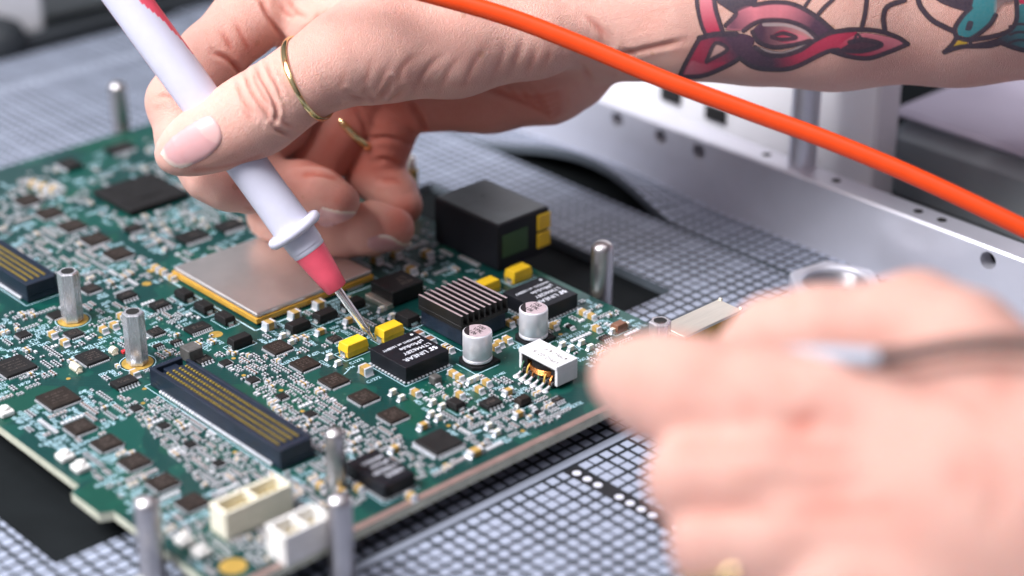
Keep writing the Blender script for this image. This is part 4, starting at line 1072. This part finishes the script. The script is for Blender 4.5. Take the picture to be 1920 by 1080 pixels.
palm = chain([(640, -40, 538, 14), (820, -10, 540, 19), (1000, 0, 532, 19), (1180, 14, 524, 18.2)]) + chain(dz([(690, 120, 562, 12), (860, 110, 556, 14), (1020, 90, 545, 13)])) \
     + chain(dz([(786, 178, 558, 10.6), (920, 164, 552, 11.2), (1035, 148, 546, 11.0), (1090, 142, 544, 7.5)])) + chain([(620, -20, 524, 10), (700, 20, 520, 10), (760, 40, 520, 12)]) + chain([(545, 28, 525, 8.5), (610, 62, 520, 8), (690, 60, 512, 10)])
arm = chain([(1150, 20, 524, 17.5), (1290, 10, 518, 18.9), (1420, 4, 516, 21.0), (1560, 0, 515, 22.9), (1800, -8, 515, 22.9), (2120, -26, 515, 23.5), (2620, -70, 520, 27)])
GH = [(palm, 7, 4), (arm, 6, 7), (thumb, 3.5, 4.5), (index, 2.4, 3.5), (middle, 2.4, 1.2), (ringf, 2.4, 1.0), (pinky, 2.2, 1.0)]
HV = .52
S, lo = grid_sdf(GH, HV); V, F = surface_nets(S, lo, HV); del S
V = smooth_v(V, F, 4); Nn = vnormals(V, F)
if (Nn[:, 2] * 1.0)[np.argmin(V[:, 2])] > 0: F = F[:, ::-1]; Nn = -Nn
px_, py_ = cspix(V); front = np.clip(-Nn[:, 2] * 2.2 + .25, 0, 1)
disp = np.zeros(len(V)); flush_shade = np.zeros(len(V))
def crease(pts, depth, width, dmin=0, dmax=900, col=.5, ridge=0.0, fade=True, fl=16):
    P = smooth_poly(pts); d = poly_dist(px_, py_, P)
    k = front * ((V[:, 2] / HS > dmin) & (V[:, 2] / HS < dmax))
    if fade:
        t0 = np.hypot(px_ - P[0][0], py_ - P[0][1]); t1 = np.hypot(px_ - P[-1][0], py_ - P[-1][1]); k = k * np.clip(np.minimum(t0, t1) / fl, 0, 1)
    g = np.exp(-(d / width) ** 2) * k
    global disp, flush_shade
    disp -= depth * g; flush_shade += col * g
    if ridge: disp += ridge * np.exp(-((d - 2.1 * width) / (1.3 * width)) ** 2) * k
TH = 500
for pts, dp in (([(446, 150), (452, 175), (466, 200), (480, 221)], .55), ([(463, 136), (469, 160), (483, 186), (500, 210), (511, 229)], .65), ([(482, 121), (491, 147), (507, 174), (519, 204), (515, 234)], .7), ([(474, 130), (480, 154), (495, 180), (508, 200)], .3), ([(500, 112), (507, 135), (520, 160), (530, 186)], .3), ([(455, 200), (462, 214), (476, 230)], .25), ([(548, 252), (530, 248), (508, 238)], .7), ([(556, 240), (540, 236), (525, 224)], .3),
    ([(350, 320), (400, 316), (450, 306), (500, 288)], .10), ([(400, 326), (450, 318), (500, 300)], .10)): crease(pts, dp, 4.2, 0, TH, .35, dp * .35)
for pts, dp in (([(792, 92), (752, 132), (742, 180)], .30), ([(838, 96), (800, 130), (770, 184)], .38), ([(866, 104), (846, 128), (818, 180)], .34), ([(915, 84), (890, 118), (866, 174)], .40), ([(948, 78), (940, 110), (912, 166)], .34), ([(985, 66), (972, 100), (946, 160)], .42), ([(1004, 84), (1000, 110), (980, 150)], .38), ([(1034, 78), (1030, 104), (1008, 140)], .36), ([(700, 100), (690, 140), (676, 184)], .18), ([(735, 110), (716, 150), (705, 186)], .22), ([(652, 120), (640, 160), (632, 190)], .15), ([(830, 150), (860, 158), (900, 150)], .2), ([(770, 150), (800, 160), (835, 158)], .2)):
    crease(pts, dp * .62, 6.0, 0, 514, .26, dp * .2, True, 40)    # wrinkled underside of the ball of the thumb
for pts in ([(688, 172), (700, 186), (716, 190)], [(735, 150), (722, 172), (706, 190)], [(760, 165), (742, 182), (722, 194)], [(650, 175), (668, 183), (690, 186)]): crease(pts, .5, 4.5, 0, 505, .3, .25)
for pts, dp in (([(487, -5), (505, 30), (528, 68), (545, 92)], 1.0), ([(398, 98), (425, 110), (446, 130), (460, 148)], .9), ([(440, 40), (458, 75), (470, 100)], .35), ([(520, 5), (545, 30), (560, 20)], .3), ([(540, -5), (556, 22), (580, 34)], .3), ([(560, 60), (590, 42), (620, 14)], .35), ([(600, 15), (585, 50), (556, 75)], .25), ([(412, 55), (428, 80), (436, 100)], .25)): crease(pts, dp, 5.0, 500, 545, .45, dp * .25)
for pts, dp in (([(290, 182), (310, 180), (330, 186)], .5), ([(283, 205), (305, 200)], .25), ([(455, 386), (466, 391), (478, 393)], .2)): crease(pts, dp, 4.0, 495, 530, .4)
for pts, dp in (([(800, 252), (788, 222), (766, 190)], 1.2), ([(690, 262), (720, 259), (752, 264), (770, 268)], 1.0), ([(664, 200), (680, 226), (690, 252)], .5), ([(700, 302), (726, 300), (750, 312)], .7), ([(712, 338), (738, 338), (756, 346)], .7), ([(560, 330), (590, 326), (640, 336)], .4)): crease(pts, dp, 5.0, 522, 600, .55, .2)
for k in range(5): crease([(900 + k * 26, 158 + k * 2), (945 + k * 20, 176 + k * 8), (1010 + k * 6, 180 + k * 10), (1060, 168 + k * 8)], .28, 4.5, 516, 560, .25, .15)
for pts, dp in (([(1075, 110), (1095, 130), (1115, 160)], .8), ([(1150, 128), (1155, 146), (1150, 158)], .8), ([(1165, 92), (1185, 100), (1200, 118)], .6), ([(1120, 112), (1180, 98), (1235, 86), (1285, 76)], .55), ([(1110, 40), (1135, 62), (1150, 80)], .35), ([(1090, 20), (1120, 50), (1140, 90)], .3)): crease(pts, dp, 5.5, 0, 530, .35, .2, True, 30)
for k in range(6): crease([(1170 + k * 7, 66 - k * 9), (1200 + k * 9, 58 - k * 8), (1262, 46 - k * 8)], .10, 4, 0, 530, .08)
# raised tendon, reddened tips; the palm's red also carries painted shade
disp += .5 * np.exp(-(poly_dist(px_, py_, [(1170, 78), (1230, 66)]) / 26) ** 2) * front * (V[:, 2] / HS < 525)
for (cx, cy, r, a, d0, d1) in ((640, 378, 36, .55, 513, 560), (742, 428, 40, .55, 520, 570), (765, 388, 32, .5, 525, 590), (700, 230, 80, .95, 522, 600), (620, 300, 60, .55, 525, 600), (720, 290, 60, .6, 525, 600), (860, 215, 90, .50, 520, 580), (1000, 205, 90, .45, 516, 560), (450, 310, 60, .25, 470, 500), (360, 310, 40, .25, 470, 500), (470, 110, 50, .35, 500, 530), (560, 340, 50, .4, 515, 560)):
    flush_shade += a * np.exp(-((px_ - cx) ** 2 + (py_ - cy) ** 2) / r ** 2) * ((V[:, 2] / HS > d0) & (V[:, 2] / HS < d1))
V = V + Nn * disp[:, None]
hand = skin_object('hand', V, F, SKIN, None, {'flush_shade': np.clip(flush_shade * 1.35, 0, 1)})
tag(hand, 'right hand and tattooed forearm gripping the grey and red test probe', 'hand')

# ---- nails, rings and tattoo follow the same surfaces
def cast(groups, px, py, start, steps=60, grow=0.0):
    d = np.stack([(px - 960) / FPX, -(py - 540) / FPX, np.ones_like(px)], 1); ln = np.linalg.norm(d, axis=1); start = start * HS; t = np.full(px.shape, float(start)); best = np.full(px.shape, 1e9); tb = t.copy()
    for _ in range(steps):
        P = d * t[:, None]; s = eval_groups(groups, P[:, 0], P[:, 1], P[:, 2]) - grow
        m_ = s < best; best[m_] = s[m_]; tb[m_] = t[m_]
        t = t + np.clip(s, -2, 6) / ln * .9
        t = np.minimum(t, start + 160)
    hit = np.abs(s) < .15
    t = np.where(hit, t, tb); return d * t[:, None], hit
NAILM = material('nail', (.78, .50, .46), .36, 0, .05, 200, coat=.05)
n = N(NAILM); a_ = n.node('ShaderNodeAttribute'); a_.attribute_name = 'tip'
n.link(n.mix(a_.outputs['Fac'], (.62, .34, .335), (.84, .70, .58)), n.b.inputs['Base Color']); n.b.inputs['Subsurface Weight'].default_value = .3; n.b.inputs['Subsurface Radius'].default_value = (1, .4, .25); n.b.inputs['Subsurface Scale'].default_value = .002
def nail(seg, poly, free_edge, start, lunula=None, thick=.5, w=9.0):
    poly = smooth_poly(poly + [poly[0]], 8)
    xs = np.array([p[0] for p in poly]); ys = np.array([p[1] for p in poly]); st = 2.0
    gx = np.arange(xs.min() - 4, xs.max() + 5, st); gy = np.arange(ys.min() - 4, ys.max() + 5, st)
    X, Y = np.meshgrid(gx, gy, indexing='ij'); x, y = X.ravel(), Y.ravel()
    ins = in_poly(x, y, poly); d = poly_dist(x, y, poly); sd = np.where(ins, d, -d)
    P, hit = cast([(seg, 3.5, 1)], x, y, start, 60, 0.0)
    e = 1.0; Q0, _ = cast([(seg, 3.5, 1)], x, y, start, 60, .0)
    lift = thick * np.clip((sd + 1.5) / 7.0, 0, 1) ** .5 - .12
    P = P * (1 - lift / P[:, 2])[:, None]
    fe = np.clip(1 - poly_dist(x, y, free_edge) / w, 0, 1) ** .7
    if lunula is not None: fe = np.maximum(fe, .16 * in_poly(x, y, smooth_poly(lunula + [lunula[0]], 6)))
    keep = (sd > -1.2); ny_ = len(gy); id_ = np.arange(len(x)).reshape(X.shape)
    q = np.stack([id_[:-1, :-1], id_[1:, :-1], id_[1:, 1:], id_[:-1, 1:]], -1).reshape(-1, 4); q = q[keep[q].all(1)]
    u = np.unique(q); mp_ = np.full(len(x), -1); mp_[u] = np.arange(len(u))
    return skin_object('nail', P[u], mp_[q], NAILM, hand, {'tip': fe[u]})
nail(thumb, [(300, 288), (316, 264), (351, 237), (387, 218), (404, 226), (415, 251), (411, 272), (390, 293), (358, 310), (337, 315), (316, 307)], [(299, 280), (308, 302), (330, 316), (358, 312)], 440, [(370, 240), (388, 219), (404, 227), (414, 250), (412, 270), (385, 258)])
nail(middle, [(604, 388), (634, 395), (667, 397), (655, 410), (622, 424), (600, 422), (594, 404)], [(606, 388), (636, 396), (666, 398)], 480, None, .4, 7)
nail(ringf, [(690, 447), (714, 440), (734, 443), (756, 456), (774, 453), (762, 464), (722, 472), (692, 466)], [(714, 441), (734, 444), (757, 457), (773, 454)], 490, None, .4, 7)

def ring_band(center, axis, ra, rb, up, label, width=.85, thick=.5, groups=None, plain=False):
    """gold band: axis along the finger, half-axes ra (across up) and rb"""
    axis = axis / np.linalg.norm(axis); u = up - axis * (up @ axis); u /= np.linalg.norm(u); w = np.cross(axis, u)
    m = MB(); n_, k_ = 72, 12; vs = []
    if groups is not None:                                     # let the band follow the finger it sits on
        fit = []
        for i in range(n_):
            a = 2 * math.pi * i / n_; dr = u * math.cos(a) + w * math.sin(a); t = np.linspace(5, 16, 90); Q = center + dr * t[:, None]
            sd = eval_groups(groups, Q[:, 0], Q[:, 1], Q[:, 2]); k = np.argmax(sd > 0); fit.append(t[k] if sd[k] > 0 else 11.0)
        fit = np.array(fit); fit = np.minimum(fit, np.median(fit) * 1.15)
        if plain: fit[:] = np.median(fit) + .1
        fit = sum(np.roll(fit, s_) for s_ in range(-5, 6)) / 11 + .22
    for i in range(n_):
        a = 2 * math.pi * i / n_; rd = u * math.cos(a) * ra + w * math.sin(a) * rb
        if groups is not None: rd = rd / np.linalg.norm(rd) * fit[i]
        c = center + rd; o_ = rd / np.linalg.norm(rd)
        for j in range(k_):
            b = 2 * math.pi * j / k_; vs.append(c + o_ * thick * math.cos(b) + axis * width * math.sin(b))
    fs = [(i * k_ + j, ((i + 1) % n_) * k_ + j, ((i + 1) % n_) * k_ + (j + 1) % k_, i * k_ + (j + 1) % k_) for i in range(n_) for j in range(k_)]
    Wv = cs2w(np.array(vs)); m.add([tuple(p) for p in Wv], fs)
    o = m.build('gold_ring', M['ring_gold'], smooth=70); return tag(o, label, 'ring', 'gold rings on the hands')
c0 = cs(576, 148, 493); ring_band(c0, cs(620, 126, 491.3) - c0, 10.1, 9.9, np.array([.5, .8, -.3]), 'thin gold ring worn on the thumb of the probe hand', groups=GH[:3])
c0 = cs(660, 236, 518 + 45 * .62); ring_band(c0, cs(600, 292, 518 + 48 * .62) - c0, 9.3, 9.2, np.array([.5, .8, -.3]), 'gold ring on a curled finger below the thumb, mostly in shadow', 1.15, .55, groups=[(ringf, 2.4, 1)], plain=True)

# ---- tattoo ink on the forearm
R_ = lambda pts: [(1260 + x / 4.174, y / 4.174) for x, y in pts]      # knot, read off an enlarged view
B_ = lambda pts: [(1620 + x / 6.0, y / 6.0) for x, y in pts]          # bird
gx = np.arange(1262, 1990, 1.6); gy = np.arange(-40, 152, 1.6)
X, Y = np.meshgrid(gx, gy, indexing='ij'); x, y = X.ravel(), Y.ravel()
ink = np.zeros((len(x), 3)); al = np.zeros(len(x))
jig = np.array([math.sin(a * 1.7) * .5 + math.sin(b * 2.3) * .5 for a, b in zip(x, y)])
def fill(poly, c0, c1=None, ax_=None, a=.92, soft=1.6):
    P = smooth_poly(poly + [poly[0]], 6); m_ = in_poly(x, y, P); d = poly_dist(x, y, P); k = np.clip(np.where(m_, d, -d) / soft + .5, 0, 1) * a
    col = np.array(c0)[None] * np.ones((len(x), 1))
    if c1 is not None:
        (xa, ya), (xb, yb) = ax_; t = np.clip(((x - xa) * (xb - xa) + (y - ya) * (yb - ya)) / ((xb - xa) ** 2 + (yb - ya) ** 2), 0, 1)[:, None]; col = col * (1 - t) + np.array(c1)[None] * t
    global ink, al
    ink = ink * (1 - k[:, None]) + col * k[:, None]; al = np.maximum(al * (1 - k * 0), k)
WS = 1.1
def stroke(pts, w, c=(.018, .020, .042), a=.95):
    w = w * WS
    d = poly_dist(x, y, smooth_poly(pts, 8)) + jig * .5; k = np.clip((w / 2 - d) / 2.4 + .5, 0, 1) * a
    global ink, al
    ink = ink * (1 - k[:, None]) + np.array(c)[None] * k[:, None]; al = np.maximum(al, k)
RED, PINK, PURP, DARK, TEAL, YEL = (.56, .016, .080), (.76, .22, .27), (.050, .020, .062), (.014, .016, .042), (.005, .26, .29), (.74, .48, .02)
fill(R_([(215, -60), (330, -60), (330, 60), (400, 265), (270, 275), (225, 130)]), PINK, RED, (R_([(270, 0)])[0], R_([(320, 250)])[0]))
fill(R_([(345, -20), (650, -20), (620, 60), (500, 100), (420, 50)]), DARK)
fill(R_([(420, 235), (480, 120), (620, 50), (800, 20), (1000, 55), (1130, 140), (1270, 250), (1150, 300), (1050, 210), (900, 165), (700, 160), (560, 235)]), PINK, PURP, (R_([(860, 80)])[0], R_([(1110, 190)])[0]))
fill(R_([(420, 235), (480, 120), (600, 60), (640, 150), (560, 235)]), PURP, PINK, (R_([(480, 180)])[0], R_([(680, 100)])[0]), .8, 10)
fill(R_([(60, 605), (220, 290), (500, 260), (640, 300), (600, 400), (440, 510), (250, 590)]), RED, PURP, (R_([(230, 480)])[0], R_([(450, 330)])[0]))
fill(R_([(90, 590), (150, 480), (250, 500), (420, 490), (250, 585)]), PINK, RED, (R_([(160, 560)])[0], R_([(330, 470)])[0]), .8, 5)
fill(R_([(270, 480), (330, 340), (425, 385)]), (.70, .42, .36))
fill(R_([(530, 450), (640, 360), (700, 420), (850, 440), (1000, 390), (1250, 250), (1440, 245), (1400, 330), (1200, 410), (1000, 520), (800, 545), (620, 510)]), PURP, RED, (R_([(780, 480)])[0], R_([(980, 440)])[0]))
fill(R_([(620, 240), (720, 170), (900, 175), (1150, 300), (1000, 340), (800, 370), (680, 310)]), PURP, (.66, .26, .26), (R_([(700, 260)])[0], R_([(1020, 290)])[0]))
fill(R_([(760, 290), (860, 235), (960, 260), (1060, 300), (900, 340)]), RED, PINK, (R_([(860, 260)])[0], R_([(1000, 310)])[0]))
for pts in ([(720, 192), (900, 197), (1030, 240), (1130, 308)], [(670, 375), (790, 410), (900, 408), (1040, 350)]): stroke(R_(pts), 6, (.46, .38, .37), .85)
fill(R_([(1250, 400), (1400, 290), (1550, 260), (1840, 345), (1600, 440), (1450, 455)]), RED, PINK, (R_([(1500, 440)])[0], R_([(1560, 270)])[0]))
fill(R_([(1300, 390), (1450, 320), (1640, 345), (1540, 400), (1400, 410)]), DARK)
for pts, w in (([(190, -60), (200, 60), (230, 190), (265, 275)], 7), ([(325, -30), (345, 90), (400, 260)], 8), ([(370, 10), (460, 70), (500, 110), (420, 200)], 8), ([(345, -15), (470, 30), (630, 10)], 9), ([(640, 40), (800, 18), (960, 38), (1130, 130), (1270, 250)], 8), ([(560, 240), (640, 185), (740, 158), (900, 165), (1040, 215), (1140, 300)], 8),
    ([(60, 605), (100, 510), (215, 300)], 8), ([(60, 605), (250, 590), (440, 510), (530, 455)], 8), ([(270, 480), (340, 340), (430, 390), (270, 485)], 7), ([(215, 300), (330, 270), (500, 265)], 10), ([(535, 460), (640, 525), (800, 545), (960, 525), (1200, 410), (1300, 390)], 8), ([(630, 250), (680, 330), (800, 370), (960, 350), (1080, 320)], 8), ([(650, 370), (740, 425), (860, 435), (1000, 395), (1130, 310), (1270, 250), (1420, 235)], 8),
    ([(780, 290), (870, 260), (970, 295), (860, 310), (780, 290)], 7), ([(1270, 250), (1400, 232), (1600, 240), (1760, 290), (1845, 345)], 8), ([(1845, 345), (1700, 405), (1540, 455), (1380, 440), (1250, 400)], 8), ([(1390, 330), (1500, 310), (1640, 350), (1500, 400), (1330, 400)], 8), ([(1420, 330), (1450, 270), (1490, 310)], 5), ([(1040, 50), (1080, -10)], 6), ([(1130, 130), (1190, 60), (1260, -5)], 7), ([(1480, 235), (1510, 110), (1525, -20)], 8), ([(1665, 240), (1655, 130), (1690, 50), (1820, 0)], 9)): stroke(R_(pts), w)
WS = 1.0
fill(B_([(1060, 400), (1050, 320), (1120, 190), (1200, 60), (1280, -120), (1480, -120), (1480, 180), (1350, 320), (1200, 420)]), TEAL); fill(B_([(780, -20), (1200, -60), (1190, 120), (1080, 110), (900, 50)]), DARK)
fill(B_([(1480, -60), (1700, -60), (1690, 20), (1560, 60), (1480, 150)]), (.20, .17, .18), (.6, .42, .38), (B_([(1560, 0)])[0], B_([(1540, 160)])[0]), .7, 8)
fill(B_([(990, 530), (1080, 440), (1160, 470), (1130, 510)]), YEL); fill(B_([(1190, 500), (1500, 430), (1700, 300), (1740, 60), (2300, -60), (2300, 640), (1800, 570), (1540, 480), (1400, 520)]), DARK, TEAL, (B_([(1500, 430)])[0], B_([(1900, 300)])[0]))
fill(B_([(1720, -40), (1830, -40), (1830, 30), (1760, 40)]), RED)
for yy in (300, 390, 480): stroke(B_([(1640, yy), (1760, yy - 30), (2000, yy)]), 5)
fill(B_([(1135, 340), (1170, 240), (1230, 250), (1200, 340)]), DARK)
for pts, w in (([(600, -40), (640, 80), (760, 220), (900, 300), (1010, 350)], 10), ([(1040, 420), (1020, 320), (1110, 180), (1200, 90)], 9), ([(1040, 420), (990, 500), (905, 585)], 8), ([(905, 585), (1100, 525), (1400, 515), (1540, 480)], 9), ([(1040, 420), (1190, 440), (1400, 290), (1480, 170)], 9), ([(1190, 450), (1450, 410), (1640, 340), (1720, 200), (1710, -40)], 9), ([(1540, 480), (1700, 540), (1900, 590)], 9), ([(1190, 440), (1200, 500)], 7)): stroke(B_(pts), w)
P, hit = cast([(arm, 6, 7), (palm, 7, 7), (thumb, 3.5, 4.5)], x, y, 440, 60)
P = P * (1 - .10 / P[:, 2])[:, None]
al = al * (1 - .12 * np.abs(jig)) * hit
id_ = np.arange(len(x)).reshape(X.shape); q = np.stack([id_[:-1, :-1], id_[1:, :-1], id_[1:, 1:], id_[:-1, 1:]], -1).reshape(-1, 4)
q = q[(al[q].max(1) > .02) & hit[q].all(1) & (np.abs(P[q][:, :, 2] - P[q][:, :1, 2]).max(1) < 3)]
u = np.unique(q); mp_ = np.full(len(x), -1); mp_[u] = np.arange(len(u))
INK = material('tattoo_ink', (.1, .1, .1), .5); n = N(INK); a_ = n.node('ShaderNodeAttribute'); a_.attribute_name = 'ink'
tc = n.node('ShaderNodeTexCoord'); gr = n.noise(tc.outputs['Object'], 1400, 3, .7)
n.link(n.mix(n.math('MULTIPLY', gr, .13), a_.outputs['Color'], (.70, .45, .40)), n.b.inputs['Base Color'])
n.link(a_.outputs['Alpha'], n.b.inputs['Alpha']); n.b.inputs['Subsurface Weight'].default_value = .12; n.b.inputs['Subsurface Radius'].default_value = (1, .4, .25); n.b.inputs['Subsurface Scale'].default_value = .001
tat = skin_object('tattoo', P[u], mp_[q], INK, hand, {'ink': np.concatenate([np.clip(ink, 0, 1), np.clip(al, 0, 1)[:, None]], 1)[u]})
tat['label'] = 'red knot and blue bird tattoo on the forearm'

# ---- the near hand, far in front of the focus, with its wire
HS = 1.08
n_index = chain([(1180, 708, 346, 7.2), (1236, 724, 342, 9.4), (1310, 748, 337, 10.4), (1430, 775, 332, 11.0), (1560, 785, 328, 11.0), (1720, 800, 326, 13)])
n_middle = chain([(1400, 960, 340, 7.0), (1304, 900, 328, 8.0), (1430, 896, 323, 8.6), (1680, 905, 320, 11)])
n_ring = chain([(1440, 1100, 338, 7.0), (1352, 1016, 324, 8.2), (1480, 1016, 318, 9.0), (1700, 1025, 314, 12)])
n_pinky = chain([(1450, 1150, 320, 8), (1600, 1130, 310, 9.5), (1780, 1120, 308, 12)])
n_thumb = chain([(1395, 668, 362, 6.2), (1450, 640, 361, 8.2), (1540, 628, 358, 9.0), (1640, 622, 355, 8.6), (1720, 608, 352, 9.4), (1800, 660, 346, 11), (1880, 760, 338, 14)])
n_back = chain([(1720, 860, 324, 15), (1860, 860, 322, 19), (2000, 900, 318, 22)]) + chain([(1740, 1020, 316, 15), (1880, 1000, 314, 20), (2050, 1000, 312, 24), (2560, 1080, 318, 24)]) + chain([(1800, 1120, 312, 13), (2000, 1100, 310, 18)])
GN = [(n_back, 8, 5), (n_index, 3, 4), (n_middle, 3, .8), (n_ring, 3, .8), (n_pinky, 3, .8), (n_thumb, 3, 1.0)]
S, lo = grid_sdf(GN, 1.0); V, F = surface_nets(S, lo, 1.0); del S
V = smooth_v(V, F, 4); Nn = vnormals(V, F)
if Nn[np.argmin(V[:, 2]), 2] > 0: F = F[:, ::-1]; Nn = -Nn
px_, py_ = cspix(V); front = np.clip(-Nn[:, 2] * 2 + .3, 0, 1); disp = np.zeros(len(V)); flush_shade = np.zeros(len(V))
for pts, dp in (([(1480, 800), (1520, 790), (1540, 760)], .8), ([(1395, 745), (1405, 770), (1400, 800)], .5), ([(1440, 830), (1520, 850), (1600, 850)], 1.1), ([(1500, 960), (1580, 955), (1660, 960)], 1.1), ([(1260, 842), (1330, 836), (1420, 842)], 1.2), ([(1290, 966), (1360, 958), (1460, 960)], 1.2), ([(1700, 730), (1780, 740), (1860, 790)], 1.2), ([(1840, 840), (1870, 900), (1860, 980)], 1.0)): crease(pts, dp, 14, 0, 900, .5)
for (cx, cy, r, a) in ((1500, 795, 34, .9), (1875, 725, 34, .8), (1800, 890, 36, .8), (1560, 940, 50, .6), (1700, 960, 60, .4), (1420, 905, 40, .4), (1330, 700, 70, .25)): flush_shade += a * np.exp(-((px_ - cx) ** 2 + (py_ - cy) ** 2) / r ** 2)
flush_shade *= .55
V = V + Nn * disp[:, None]
near = skin_object('hand', V, F, SKIN, None, {'flush_shade': np.clip(flush_shade, 0, 1)}); tag(near, 'blurred near hand pinching a black wire, close to the lens', 'hand')
c0 = cs(1310, 1030, 322); ring_band(cs(1360, 1024, 325.0), np.array([.55, -.75, .25]), 9.0, 9.0, np.array([.8, .6, .0]), 'gold ring on the blurred near hand at the bottom', 1.3, .7, GN)
wire = empty('wire_lead'); tag(wire, 'black wire with pale sleeve and orange end held by the near hand', 'wire')
sl = [(1392, 664, 368), (1450, 660, 361), (1530, 662, 353), (1600, 668, 345), (1655, 671, 340)]
MB().tube(spline([at(*c) for c in sl]), [.5 + .95 * min(1, k / 30) for k in range(len(spline(sl)))], 16).build('pale_sleeve', M['pale_sleeve'], wire, smooth=60)
bw = [(1650, 671, 340), (1700, 666, 337), (1770, 652, 334), (1850, 643, 331), (1930, 646, 328), (2050, 660, 322), (2300, 740, 302), (2600, 900, 290)]
MB().tube(spline([at(*c) for c in bw]), 1.45, 16).build('black_wire', M['black_wire'], wire, smooth=60)
oe = [(1310, 672, 377), (1350, 668, 372), (1396, 664, 368)]
MB().tube(spline([at(*c) for c in oe]), .8, 12).build('orange_end', M['orange_cable'], wire, smooth=60)
